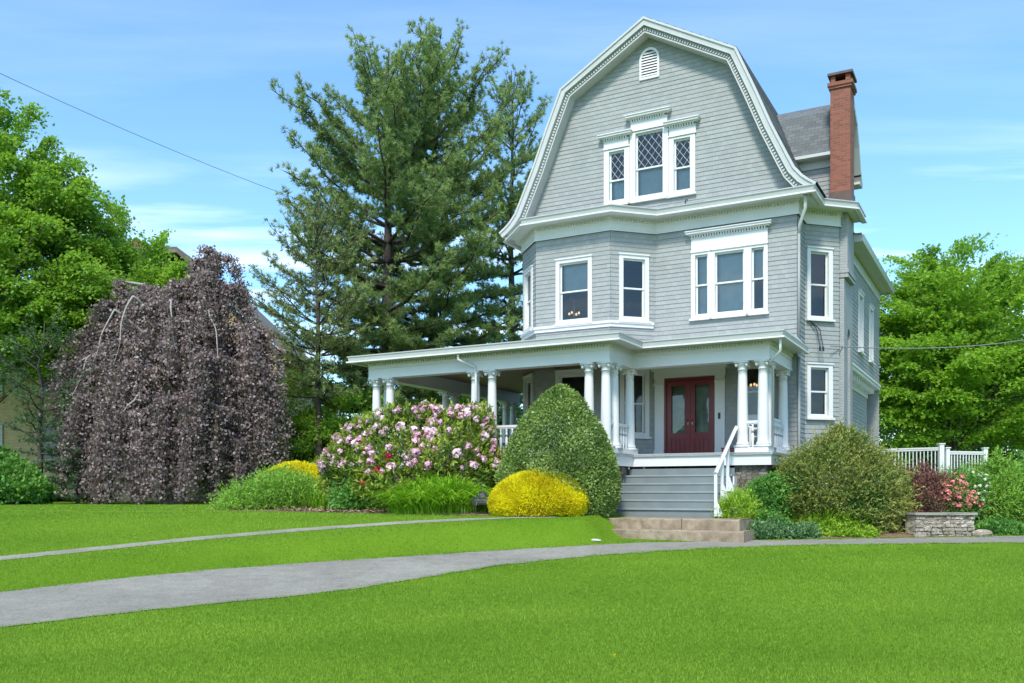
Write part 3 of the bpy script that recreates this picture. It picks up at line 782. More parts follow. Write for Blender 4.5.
# steps
NST = 5
def tz(i): return .635 - .205 * i
ste = MB(); ris = MB()
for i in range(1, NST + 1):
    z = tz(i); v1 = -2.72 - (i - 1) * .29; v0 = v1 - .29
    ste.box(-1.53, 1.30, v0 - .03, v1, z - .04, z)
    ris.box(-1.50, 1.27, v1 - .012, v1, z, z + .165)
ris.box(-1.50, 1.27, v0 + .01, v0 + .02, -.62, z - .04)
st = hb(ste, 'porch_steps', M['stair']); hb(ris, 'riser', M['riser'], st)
m = MB()
for s in (-1.545, 1.315):
    for i in range(1, NST + 1):
        z = tz(i); v1 = -2.72 - (i - 1) * .29
        m.box(s - .02, s + .02, v1 - .275, v1 + .0, -.56, z - .045)
hb(m, 'stringer', M['white'], st)
m = MB()
A, B = np.array((1.28, -2.62, 1.60)), np.array((1.28, -4.42, .43))
m.tube([tuple(A), tuple(B)], .05, 4); 
hr = hb(m, 'handrail', M['white'])
for k, t in enumerate((.42, .68, .97)):
    p = A + (B - A) * t; m = MB()
    zi = tz(math.floor((-2.72 - p[1]) / .29) + 1) if -2.72 - p[1] < .29 * 5 else -.56
    m.box(p[0] - .035, p[0] + .035, p[1] - .035, p[1] + .035, zi, p[2])
    i = len(m.v); m.v += [(p[0] + .03, p[1] - .02, zi), (p[0] + .17, p[1] - .02, zi), (p[0] + .03, p[1] - .02, zi + .38), (p[0] + .03, p[1] + .02, zi), (p[0] + .17, p[1] + .02, zi), (p[0] + .03, p[1] + .02, zi + .38)]
    m.f += [(i, i + 1, i + 2), (i + 5, i + 4, i + 3), (i + 1, i + 4, i + 5, i + 2), (i, i + 3, i + 4, i + 1)]
    hb(m, 'handrail_post', M['white'], hr)
# --- front door
m = MB(); s0, s1 = -1.48 + U0, U0
m.obox(fm, s0 - .28, s0, 0, .07, FL, 3.26); m.obox(fm, s1, s1 + .28, 0, .07, FL, 3.26)
m.obox(fm, s0 - .30, s0 + .0, 0, .09, FL, 1.2); m.obox(fm, s1 - .0, s1 + .30, 0, .09, FL, 1.2); m.obox(fm, s0 - .30, s0 + .0, 0, .10, 3.05, 3.12); m.obox(fm, s1 - .0, s1 + .30, 0, .10, 3.05, 3.12)
m.obox(fm, s0 - .30, s1 + .30, 0, .08, 3.26, 3.46); m.obox(fm, s0 - .36, s1 + .36, 0, .14, 3.46, 3.53); m.obox(fm, s0 - .40, s1 + .40, 0, .20, 3.53, 3.58)
ds = hb(m, 'door_surround', M['white'])
m = MB(); m.obox(fm, s0, s0 + .05, -.12, .02, FL, 3.24); m.obox(fm, s1 - .05, s1, -.12, .02, FL, 3.24); m.obox(fm, s0 + .05, s1 - .05, -.12, .018, 3.17, 3.24)
hb(m, 'door_frame', M['door'])
mid = (s0 + s1) / 2
for a, b, hs in ((s0 + .05, mid - .003, 1), (mid + .003, s1 - .05, 0)):
    m = MB(); st_ = .125
    m.obox(fm, a, a + st_, -.09, -.035, FL + .02, 3.165); m.obox(fm, b - st_, b, -.09, -.035, FL + .02, 3.165)
    m.obox(fm, a + st_, b - st_, -.09, -.036, 3.04, 3.165); m.obox(fm, a + st_, b - st_, -.09, -.036, 1.52, 1.66); m.obox(fm, a + st_, b - st_, -.09, -.036, FL + .02, 1.14)
    m.obox(fm, (a + b) / 2 - .04, (a + b) / 2 + .04, -.09, -.037, 1.14, 1.52); m.obox(fm, a + st_, b - st_, -.09, -.065, 1.14, 1.52)
    for c0, c1 in ((a + st_ + .04, (a + b) / 2 - .08), ((a + b) / 2 + .08, b - st_ - .04)): m.obox(fm, c0, c1, -.07, -.048, 1.19, 1.47)
    d = hb(m, 'door', M['door'])
    m = MB(); p, dd, n = fm; q = lambda t, o, z: (p[0] + dd[0] * t + n[0] * o, p[1] + dd[1] * t + n[1] * o, z)
    m.face([q(a + st_, -.07, 1.66), q(b - st_, -.07, 1.66), q(b - st_, -.07, 3.04), q(a + st_, -.07, 3.04)]); hb(m, 'pane', M['doorglass'], d)
    m = MB()
    for c0, c1, z0, z1 in ((a + st_ - .012, a + st_ + .02, 1.65, 3.05), (b - st_ - .02, b - st_ + .012, 1.65, 3.05), (a + st_ + .02, b - st_ - .02, 3.02, 3.05), (a + st_ + .02, b - st_ - .02, 1.65, 1.68)): m.obox(fm, c0, c1, -.04, -.022, z0, z1)
    hb(m, 'glazing_bead', M['door'], d)
    hx = (b - .06) if hs else (a + .06)
    m = MB(); m.obox(fm, hx - .018, hx + .018, -.036, -.028, 1.84, 2.06); c = q(hx, .02, 1.94); m.lathe((c[0], c[1], c[2] - .03), [(.004, .01), (.018, .018), (.022, .03), (.018, .042), (.004, .05)], 12)
    m.tube([q(hx, -.03, 1.94), q(hx, .0, 1.94)], .012, 8); hb(m, 'handle', M['brass'], d, True)
    m = MB(); m.face([q(a + st_ + .01, -.16, 1.64), q(b - st_ - .01, -.16, 1.64), q(b - st_ - .01, -.16, 3.06), q(a + st_ + .01, -.16, 3.06)]); hb(m, 'curtain', plain('sheer_door_curtain', (.42, .47, .42), .9, .3, 3.), d)
m = MB(); m.obox(fm, s1 + .10, s1 + .16, .07, .095, 2.03, 2.20); hb(m, 'doorbell', M['black'])
# ceiling light and lit lamps inside
m = MB(); c = w2(0, 0); m.lathe((-4.0, -1.9, 3.48), [(.03, .13), (.10, .125), (.20, .06), (.21, .04), (.12, .02), (.10, 0), (.02, -.02)][::-1], 20); hb(m, 'ceiling_light', plain('bronze', (.10, .085, .06), .4, .2, 5., metal=.6), None, True)
def chandelier(u, v, z, k, r, pr):
    m = MB(); m.tube([(u, v, z - .1), (u, v, z + .5)], .012, 6)
    for i in range(k):
        a = 2 * math.pi * i / k; m.tube([(u, v, z - .08), (u + r * .6 * math.cos(a), v + r * .6 * math.sin(a), z - .12), (u + r * math.cos(a), v + r * math.sin(a), z)], .01, 5)
    f = hb(m, 'chandelier', M['brass'])
    m = MB()
    for i in range(k):
        a = 2 * math.pi * i / k; m.lathe((u + r * math.cos(a), v + r * math.sin(a), z), [(.015, 0), (.03, .02), (.034, .045), (.02, .07), (.008, .08)], 10)
    hb(m, 'bulb', M['lamp'], f, True)
chandelier(-4.34, .0, 5.36, 4, .16, None); chandelier(.93, .75, 2.98, 4, .13, None)
# downspouts
m = MB(); m.tube([(2.50, -.36, 7.85), (2.50, -.36, 7.45), (2.30, -.07, 7.12), (2.275, -.05, 6.9)], .045, 8); hb(m, 'downspout', M['offwhite'], None, True)
m = MB(); m.tube([(2.275, -.05, 6.9), (2.275, -.05, 3.9)], .04, 8); m.tube([(2.275, -.05, 3.6), (2.275, -.05, -.5)], .04, 8); hb(m, 'downspout', M['greypipe'], None, True)
m = MB(); m.tube([(2.42, -2.93, 3.75), (2.42, -2.93, 3.36), (2.12, -2.62, 3.16), (2.09, -2.25, 3.05), (2.08, -2.22, .6)], .032, 8); hb(m, 'downspout', M['white'], None, True)
m = MB(); m.tube([(-5.62, -4.53, 3.75), (-5.62, -4.53, 3.52), (-5.30, -4.22, 3.34), (-5.27, -4.20, 3.2), (-5.27, -4.2, .6)], .035, 8); hb(m, 'downspout', M['white'], None, True)
m = MB(); m.tube([(3.3, 10.9, 7.4), (3.3, 10.9, 7.1), (3.1, 10.7, 6.9)], .04, 8); hb(m, 'downspout', M['white'], None, True)
# snow guards / insulators and roof cable
m = MB()
for u, v, z in ((-.72, -.45, 7.99), (-4.9, -1.3, 4.16), (-3.2, -1.4, 4.14), (-1.35, -.5, 4.13)): m.tube([(u, v, z), (u, v, z + .14), (u + .05, v, z + .16), (u + .05, v, z + .1)], .018, 6)
m.tube([(-1.7, -.6, 4.14), (-1.2, -.5, 4.13), (-.4, -.3, 4.17), (.3, -.15, 4.2)], .012, 5); m.tube([(-1.6, -.44, 8.02), (-.2, -.44, 8.03)], .012, 5)
hb(m, 'roof_bracket', M['black'])
m = MB()
for s in (.32, .42):
    p = fs[0] + fs[1] * s; n = fs[2]; m.tube([(2.35, 1.02, 4.75), (p[0] + n[0] * .1, p[1] + n[1] * .1, 4.5), (p[0] + n[0] * .2, p[1] + n[1] * .2, 4.15), (p[0] + n[0] * .25, p[1] + n[1] * .25, 3.98)], .014, 6)
    m.tube([(p[0] + n[0] * .25, p[1] + n[1] * .25, 4.0), (p[0] + n[0] * .26, p[1] + n[1] * .26, 3.88)], .03, 6)
hb(m, 'service_mast', M['black'])

def at_house(u, v): return w2(u, v)
HR = math.atan2(UA[1], UA[0])
# --- things on the porch
x, y = w2(.50, -.42); t = empty('planter_box', (x, y, FL + CAMZ), 'small maroon box on the porch floor right of the red front door', 'box', rz=HR)
m = MB(); m.box(-.17, .17, -.12, .12, 0, .02); m.box(-.17, -.155, -.12, .12, .02, .20); m.box(.155, .17, -.12, .12, .02, .20); m.box(-.155, .155, -.12, -.105, .02, .20); m.box(-.155, .155, .105, .12, .02, .20); m.build('box_body', M['redbox'], t)
m = MB(); m.box(-.19, .19, -.14, .14, .20, .225); m.build('rim', M['redbox'], t)
x, y = w2(1.62, -1.1); t = empty('porch_bench', (x, y, FL + CAMZ), 'white wooden bench with scrolled arm on the porch by the right corner columns', 'bench', rz=HR - math.pi / 2)
m = MB()
for k in range(5): m.box(-.6, .6, -.25 + k * .1, -.17 + k * .1, .42, .45)
m.build('seat', M['white'], t)
m = MB(); m.box(-.62, .62, .24, .28, .85, .92)
for k in range(11): m.box(-.58 + k * .115, -.53 + k * .115, .245, .275, .45, .85)
m.build('backrest', M['white'], t)
for s in (-1, 1):
    m = MB(); m.tube([(s * .6, .26, .75), (s * .6, .1, .66), (s * .6, -.1, .62), (s * .6, -.26, .68), (s * .6, -.31, .76), (s * .6, -.25, .80)], .035, 8); m.build('armrest', M['white'], t, True)
    for yy in (-.22, .22): m = MB(); m.box(s * .6 - .03, s * .6 + .03, yy - .03, yy + .03, 0, .66 if yy < 0 else .9); m.build('leg', M['white'], t)

# --- stone steps at the foot of the porch stairs
def chisel(m, x0, x1, y0, y1, z0, z1, nx_=18):
    for i in range(nx_):
        a, b = x0 + (x1 - x0) * i / nx_, x0 + (x1 - x0) * (i + 1) / nx_
        f = lambda x: .012 * math.sin(x * 7.1) + .008 * math.sin(x * 23.7 + 1)
        ya, yb = y0 + f(a), y0 + f(b); za, zb = z1 + f(a * 1.3) * .5, z1 + f(b * 1.3) * .5
        m.face([(a, ya, z0), (b, yb, z0), (b, yb, zb - .02), (a, ya, za - .02)]); m.face([(a, ya, za - .02), (b, yb, zb - .02), (b, yb + .02, zb), (a, ya + .02, za)])
        m.face([(a, ya + .02, za), (b, yb + .02, zb), (b, y1, z1), (a, y1, z1)])
    m.face([(x0, y1, z0), (x0, y0, z0), (x0, y0, z1 - .01), (x0, y1, z1 - .01)]); m.face([(x1, y0, z0), (x1, y1, z0), (x1, y1, z1 - .01), (x1, y0, z1 - .01)])
t = empty('stone_step', (*w2(0, -5), .9), 'upper brown stone landing slab at the foot of the grey porch stairs', 'stone step', 'stone steps below the porch stairs', HR)
for a, b in ((-.98, .80), (.815, 2.10)):
    m = MB(); chisel(m, a, b, -.42, .75, -.28, .10); m.build('slab', M['slab'], t)
t = empty('stone_step', (*w2(0, -5.6), .55), 'lower brown stone step at the edge of the driveway', 'stone step', 'stone steps below the porch stairs', HR)
m = MB(); chisel(m, -.80, 2.30, -.22, .60, -.10, .21, 30); m.build('slab', M['slab'], t)
# ------------------------------------------------------------------ vegetation builders
def wander(p0, p1, n, amp):
    p0, p1 = np.array(p0, float), np.array(p1, float)
    out = []
    for i in range(n + 1):
        t = i / n; p = p0 + (p1 - p0) * t
        if 0 < i < n: p = p + rng.normal(size=3) * amp
        out.append(p)
    return out
def broad_tree(name, label, cat, x, y, blobs, leafmat, bark, trunk_r, trunk_top, ncl, per, clr, lsize, group=None, flat=.5, trunk_lean=(0, 0), droop=.15, limbs=26, up=1.1, shell=.45):
    """blobs in metres relative to the base: (cx,cy,cz,rx,ry,rz)"""
    b = gz(x, y); t = empty(name, (x, y, b), label, cat, group)
    vol = np.array([bb[3] * bb[4] * bb[5] for bb in blobs]) ** .67; vol /= vol.sum()
    k = rng.choice(len(blobs), ncl, p=vol); B = np.array(blobs)[k]
    d = randdir(ncl); r = (shell + (1 - shell) * rng.random(ncl) ** .6)[:, None] * rng.uniform(.80, 1.14, ncl)[:, None]
    C = B[:, :3] + d * B[:, 3:] * r
    C = C[C[:, 2] > .5]; ncl = len(C)
    m = MB(); tt = np.array([trunk_lean[0], trunk_lean[1], trunk_top])
    m.tube([(0, 0, -.3)] + [tuple(p) for p in wander((0, 0, .1), tt, 6, trunk_r * .35)], [trunk_r * 1.35, trunk_r * 1.12] + [trunk_r * (1 - .8 * i / 6) for i in range(1, 7)], 10)
    for j in rng.choice(ncl, min(limbs, ncl), replace=False):
        c = C[j]; h = np.clip(c[2] * rng.uniform(.3, .75), trunk_top * .22, trunk_top * .95); s = tt * (h / trunk_top)
        mid = s + (c - s) * .5 + np.array([0, 0, .12 * np.linalg.norm(c - s)])
        r0 = trunk_r * rng.uniform(.14, .28)
        pts = wander(s, mid, 3, .10) + wander(mid, c, 3, .10)[1:]
        m.tube(pts, [r0 * (1 - .85 * i / 6) + .008 for i in range(7)], 6)
    m.build('trunk', bark, t, True)
    n = ncl * per; ci = np.repeat(np.arange(ncl), per)
    o = C - np.array([trunk_lean[0], trunk_lean[1], 0]) * .5; o[:, 2] *= .25; o = unit(o + rng.normal(size=(ncl, 3)) * np.array([.35, .35, .12])); o[:, 2] -= .12
    sd = unit(np.cross(o, np.array([0, 0, 1.]))); nn = unit(np.cross(sd, o)); sz = clr * rng.uniform(.65, 1.35, ncl)
    q = np.stack([rng.normal(size=n) * .62, rng.normal(size=n) * .5, rng.normal(size=n) * flat * .5], -1) * sz[ci][:, None]
    # leaves gather along twigs inside the spray
    tw = np.round(q[:, 1] / (sz[ci] * .34)) * sz[ci] * .34; q[:, 1] = tw + (q[:, 1] - tw) * .55 + q[:, 0] * .25 * np.sign(tw)
    P = C[ci] + o[ci] * q[:, :1] + sd[ci] * q[:, 1:2] + nn[ci] * q[:, 2:]
    P[:, 2] -= droop * np.hypot(q[:, 0], q[:, 1]) ** 2 / sz[ci]
    D = unit(o[ci] * .8 + sd[ci] * np.sign(q[:, 1:2]) * .5 + rng.normal(size=(n, 3)) * .55); D[:, 2] -= .3
    Nn = unit(nn[ci] * up + rng.normal(size=(n, 3)) * .6)
    ct = rng.uniform(.15, .85, ncl)
    tint = np.clip(ct[ci] * .6 + rng.random(n) * .45, 0, 1)
    L = lsize * rng.uniform(.7, 1.35, n)
    leaves('crown', P, D, Nn, L, L * .68, tint, leafmat, t)
    return t
def lump(P, seed, amp, k):
    r = np.random.default_rng(seed); o = np.zeros(len(P))
    for i in range(9):
        d = unit(r.normal(size=3)) * k * r.uniform(.6, 1.9); o += np.sin(P @ d + r.uniform(0, 6.3)) / 3.2
    return o * amp
def shrub(name, label, cat, x, y, prof, sx, sy, n, lsize, mat, seed, lumpy=.08, lk=3.2, depth=.22, aspect=.55, jitter=.9, updir=.3, group=None, stem=True, base=None, droop=0., sprig=0, slen=.22, lump2=.5):
    """prof: list of (radius fraction, height m), revolved and squashed to sx, sy"""
    b = gz(x, y) if base is None else base; t = empty(name, (x, y, b), label, cat, group)
    pr = np.array(prof, float); pr = pr[np.argsort(pr[:, 1], kind='stable')]
    dl = np.hypot(np.diff(pr[:, 0]) * (sx + sy) / 2, np.diff(pr[:, 1])); w = dl * (pr[1:, 0] + pr[:-1, 0] + .04); w /= w.sum()
    k = rng.choice(len(w), n, p=w); f = rng.random(n)
    r = pr[k, 0] + (pr[k + 1, 0] - pr[k, 0]) * f; z = pr[k, 1] + (pr[k + 1, 1] - pr[k, 1]) * f
    a = rng.uniform(0, 2 * math.pi, n)
    tz = np.diff(pr[:, 1])[k]; tr = np.diff(pr[:, 0])[k] * (sx + sy) / 2
    nr = tz / (np.hypot(tz, tr) + 1e-9); nz = -tr / (np.hypot(tz, tr) + 1e-9)
    Nv = np.stack([nr * np.cos(a), nr * np.sin(a), nz], -1)
    P = np.stack([r * np.cos(a) * sx, r * np.sin(a) * sy, z], -1)
    dd = lump(P, seed, lumpy, lk) + lump(P, seed + 2, lumpy * lump2, lk * 2.7)
    inw = rng.random(n) ** 1.6 * depth * max(.6, min(sx, sy))
    deep = rng.random(n) < .2; inw = np.where(deep, rng.random(n) * .75 * r * min(sx, sy), inw)
    PS = P + Nv * dd[:, None]; P = P + Nv * (dd - inw)[:, None]
    P[:, 2] = np.maximum(P[:, 2], .01)
    D = unit(Nv + rng.normal(size=(n, 3)) * jitter + np.array([0, 0, updir]))
    Nn = unit(Nv * .7 + rng.normal(size=(n, 3)) * .6 + np.array([0, 0, .35]))
    L = lsize * rng.uniform(.65, 1.35, n)
    tl = lump(P, seed + 5, .32, lk * 1.4)
    tint = np.clip(.45 + tl + rng.uniform(-.35, .35, n) , 0, 1)
    if sprig:
        k = rng.choice(n, sprig); m_ = 7
        sd = unit(Nv[k] + rng.normal(size=(sprig, 3)) * .45 + np.array([0, 0, updir + .25])); sl = slen * rng.uniform(.4, 1.25, sprig)
        f = np.tile(np.linspace(.1, 1., m_), sprig); kk = np.repeat(np.arange(sprig), m_)
        SP = PS[k][kk] + sd[kk] * (f * sl[kk])[:, None] - np.array([0, 0, .3]) * (f ** 2 * sl[kk])[:, None] * .4
        SD = unit(sd[kk] + rng.normal(size=(sprig * m_, 3)) * .7); SL = lsize * rng.uniform(.6, 1.2, sprig * m_)
        P = np.r_[P, SP]; D = np.r_[D, SD]; Nn = np.r_[Nn, unit(rng.normal(size=SP.shape) * .8 + np.array([0, 0, .5]))]; L = np.r_[L, SL]
        tint = np.r_[tint, np.clip(rng.uniform(.45, 1., sprig)[kk] + rng.uniform(-.15, .15, sprig * m_), 0, 1)]
    P[:, 2] = np.maximum(P[:, 2], .01)
    leaves('foliage', P, D, Nn, L, L * aspect, tint, mat, t)
    if stem:
        m = MB(); H = pr[:, 1].max()
        for i in range(12):
            an = rng.uniform(0, 6.3); rr = rng.uniform(.2, .7)
            m.tube(wander((rng.normal() * .06, rng.normal() * .06, -.1), (rr * sx * math.cos(an), rr * sy * math.sin(an), H * rng.uniform(.45, .75)), 4, .04), [.035, .028, .022, .016, .008], 5)
        m.build('stem', M['bark'], t, True)
    return t, PS, Nv, b
def dome(h, k=12, p=1.): return [(math.sin(i / k * math.pi / 2 * 1.0) if False else math.cos((1 - i / k) * math.pi / 2 - 0) , h * math.sin((1 - i / k) * math.pi / 2) ** p) for i in range(k + 1)]
def egg(h, low=.35, tuck=.8, sharp=1.):
    """widest at fraction `low` of the height, tucked in below"""
    out = []
    for i in range(15):
        z = i / 14
        r = tuck + (1 - tuck) * math.sin(z / low * math.pi / 2) if z < low else math.cos((z - low) / (1 - low) * math.pi / 2) ** sharp
        out.append((r, z * h))
    return out[::-1]
def blossom_mesh(mat, r, n, seed):
    rg = np.random.default_rng(seed); d = unit(rg.normal(size=(n, 3)) + np.array([0, 0, .55]))
    P = d * r * rg.uniform(.45, 1., (n, 1)); Nn = unit(d + rg.normal(size=(n, 3)) * .4)
    D = unit(np.cross(Nn, rg.normal(size=(n, 3)))); L = r * rg.uniform(.7, 1.1, n)
    base = rg.uniform(.0, .5)
    V, F, T = leaf_arrays(P - D * L[:, None] * .5, D, Nn, L, L * .85, np.clip(base + rg.random(n) * .5, 0, 1))
    o = npmesh('blossom', V, F, mat, None, T); me = o.data; bpy.data.objects.remove(o); return me
def put_blossoms(t, name, meshes, P, Nv, n, face, push=.05, minz=0.3, scale=(.8, 1.25), avoid=.12):
    sc = P @ 0 if False else None
    ok = np.where((Nv @ np.array(face) > .05) & (P[:, 2] > minz))[0]; rng.shuffle(ok); got = []
    for i in ok:
        if len(got) >= n: break
        if any(np.linalg.norm(P[i] - P[j]) < avoid for j in got): continue
        got.append(i); o = link(name, meshes[rng.integers(len(meshes))], t)
        o.location = P[i] + Nv[i] * push; o.scale = (rng.uniform(*scale),) * 3; o.rotation_euler = (rng.uniform(-.5, .5), rng.uniform(-.5, .5), rng.uniform(0, 6.3))

# ------------------------------------------------------------------ conifers
def pine(name, label, x, y, H, center_z, rad_top, rad_low, trunk_r, mat, whorls, per_whorl, dens, seed, low=.16, bark='darkbark', group=None, sparse=1., ndl=.30, nw=.030, lean=0., nper=9, puff=.05):
    rg = np.random.default_rng(seed)
    b = gz(x, y); t = empty(name, (x, y, b), label, 'tree', group)
    m = MB(); m.tube([(0, 0, -.3)] + [(lean * (i / 8) ** 2 + rg.normal() * .05, rg.normal() * .05, H * i / 8) for i in range(0, 9)], [trunk_r * 1.3] + [trunk_r * (1 - .93 * i / 8) for i in range(9)], 10)
    TP = []; TD = []; TT = []
    def env(z):                                 # crown radius at height z
        if z >= center_z: return rad_top * math.sqrt(max(0., 1 - ((z - center_z) / (H - center_z)) ** 2.6))
        return rad_low + (rad_top - rad_low) * max(0, (z / center_z)) ** 1.3
    for w in range(whorls):
        f = low + (.97 - low) * (w + rg.uniform(-.3, .3)) / whorls; z = H * f
        rise = np.interp(f, [.1, .35, .55, .8, 1.], [-.06, .02, .38, .95, 2.0])
        a0 = rg.uniform(0, 6.3)
        for k in range(per_whorl):
            if rg.random() > sparse: continue
            a = a0 + 2 * math.pi * (k + rg.uniform(-.3, .3)) / per_whorl
            s = rise * rg.uniform(.75, 1.25)
            L = 0.
            for i in range(60):                 # grow until the envelope is met
                L += .2; zz = z + L * s * 1.05
                if zz > H or L > env(zz): break
            L = max(.7, L * rg.uniform(.72, 1.06))
            dirh = np.array([math.cos(a), math.sin(a), 0]); side = np.array([-math.sin(a), math.cos(a), 0])
            nseg = 8; pts = []
            for i in range(nseg + 1):
                tt = i / nseg; bend = (.10 * L * tt * tt if f < .45 else .06 * L * tt * tt) - .05 * L * math.sin(tt * math.pi)
                pts.append(np.array([lean * f * f, 0, z]) + dirh * L * tt + np.array([0, 0, L * tt * s + bend]) + rg.normal(size=3) * .03 * L * tt)
            r0 = trunk_r * (.34 * (1 - f) + .07)
            m.tube(pts, [r0 * (1 - .85 * i / nseg) + .006 for i in range(nseg + 1)], 5, False)
            n2 = max(5, int(L * dens))
            for j in range(n2):
                tt = .22 + .78 * (j + rg.random()) / n2; i0 = min(nseg - 1, int(tt * nseg)); fr_ = tt * nseg - i0
                p = pts[i0] * (1 - fr_) + pts[i0 + 1] * fr_
                tl = (.34 + .30 * L * (1.08 - tt)) * rg.uniform(.6, 1.25); sg = 1 if rg.random() < .5 else -1
                d = side * sg * rg.uniform(.5, 1.) + dirh * rg.uniform(.25, .9) + np.array([0, 0, .22 + .5 * max(0, s)])
                d /= np.linalg.norm(d)
                m.tube([p, p + d * tl], [.012, .004], 3, False)
                nt_ = max(2, int(tl / .15))
                for q in range(nt_):
                    TP.append(p + d * tl * (q + .7) / nt_ + rg.normal(size=3) * puff); TD.append(d + np.array([0, 0, .35])); TT.append(rg.uniform(.1, .7) + .3 * (tt > .8))
    m.build('trunk', M[bark], t, True)
    TP, TD, TT = np.array(TP), unit(np.array(TD)), np.array(TT)
    n = len(TP) * nper; ci = np.repeat(np.arange(len(TP)), nper)
    D = unit(TD[ci] * .8 + rg.normal(size=(n, 3)) * .65)
    L = ndl * rg.uniform(.6, 1.2, n)
    P = TP[ci] - D * L[:, None] * .12
    leaves('needles', P, D, randdir(n), L, nw * rg.uniform(.8, 1.4, n), np.clip(TT[ci] + rg.uniform(-.2, .2, n), 0, 1), M[mat], t)
    return t
def W(px, Y): return (px - 512) / 904.3 * Y     # bearing -> sideways metres at depth Y
PK = dict(ndl=.30, nw=.026, nper=23, puff=.10)
pine('pine_tree', 'tall white pine with ascending limbs behind the porch, left of the gambrel gable', W(388, 45), 45, 22.4, 14.6, 6.2, 3.8, .42, 'pine', 18, 5, 5.4, 3, **PK)
pine('pine_tree', 'tall white pine growing against the left rake of the gambrel gable', W(434, 48), 48, 24.7, 16.2, 6.6, 4.6, .42, 'pine', 18, 5, 5.4, 4, **PK)
pine('pine_tree', 'thin pine top showing right next to the upper left edge of the gable', W(512, 53), 53, 25.2, 19.0, 3.0, 3.2, .34, 'pine', 20, 5, 5.0, 9, sparse=.9, **PK)
pine('larch_tree', 'sparse bare-branched conifer with thin olive needles between the purple beech and the pines', W(318, 41), 41, 13.6, 8.6, 3.6, 2.0, .2, 'larch', 15, 5, 5.6, 12, sparse=.85, ndl=.22, nw=.024, nper=13, low=.36, puff=.07)
pine('hemlock_tree', 'small dark conifer with bare trunk in front of the tan house', W(41, 37), 37, 7.5, 5.8, 2.3, 2.2, .14, 'hemlock', 11, 4, 4.2, 21, low=.26, sparse=.75, ndl=.17, nw=.022, nper=14, puff=.07)
pine('spruce_tree', 'blue green young spruce beside the left edge of the purple beech', W(80, 37.6), 37.6, 4.4, 1.2, 1.5, 1.5, .09, 'bluegreen', 12, 7, 6., 22, low=.06, ndl=.15, nw=.022, nper=14, puff=.06)

# ------------------------------------------------------------------ broadleaf trees
broad_tree('maple_tree', 'large green tree filling the left edge in front of the tan house', 'tree', W(-42, 41), 41,
    [(1.5, 0, 14.0, 4.2, 3.8, 3.9), (3.7, 0, 10.6, 4.1, 4., 3.8), (5.3, -.4, 8.4, 3.0, 3., 2.6), (-2.2, 0, 11.2, 5, 4.3, 6.2), (4.2, .3, 12.6, 2.2, 2., 2.6), (2.4, -.7, 7.2, 3.2, 3., 1.7)],
    M['maple2'], M['bark'], .38, 13.5, 480, 330, .84, .17, 'broadleaf trees at the left', limbs=60, shell=.4, flat=.3, droop=.35)
broad_tree('maple_tree', 'smaller light green tree peeping out behind the purple beech at the left', 'tree', W(136, 43), 43,
    [(-.6, 0, 10.4, 2.6, 2.2, 3.0), (-2.0, 0, 12.0, 1.9, 2.0, 2.2), (1.3, 0, 9.9, 1.5, 1.6, 1.9), (0, 0, 7.2, 3.0, 2., 2.4)],
    M['maple'], M['bark'], .2, 10.5, 200, 260, .62, .15, 'broadleaf trees at the left', limbs=40, flat=.3)
broad_tree('maple_tree', 'bright green layered tree right of the house behind the white railing', 'tree', W(950, 40), 40,
    [(-.5, 0, 9.0, 3.1, 3.4, 2.9), (.2, 0, 5.6, 4.2, 3.8, 2.6), (2.6, .3, 8.2, 3.2, 3.2, 2.6), (3.8, 0, 4.6, 3.2, 3.2, 2.4), (-2.2, 0, 6.2, 2.3, 2.4, 3.2), (-2.4, 0, 3.4, 1.8, 2.2, 1.8)],
    M['maple'], M['bark'], .26, 9.0, 400, 420, .85, .15, 'broadleaf trees at the right', flat=.16, droop=.22, limbs=70, up=1.7, shell=.35)
broad_tree('maple_tree', 'green tree at the right edge behind the bright layered tree', 'tree', W(1060, 46), 46,
    [(0, 0, 8.5, 3.6, 3.4, 4.0), (-1.5, 0, 5.0, 3.0, 3.0, 3.0)], M['maple2'], M['bark'], .28, 9.0, 170, 260, .8, .16, 'broadleaf trees at the right', flat=.25)
broad_tree('maple_tree', 'dark green low tree in the gap between the house and the bright layered tree', 'tree', W(905, 50), 50,
    [(0, 0, 4.2, 3.2, 2.6, 3.4), (3., 0, 3.5, 3.2, 2.4, 2.8)], M['bushleaf'], M['bark'], .2, 5.0, 150, 220, .7, .16, 'broadleaf trees at the right')

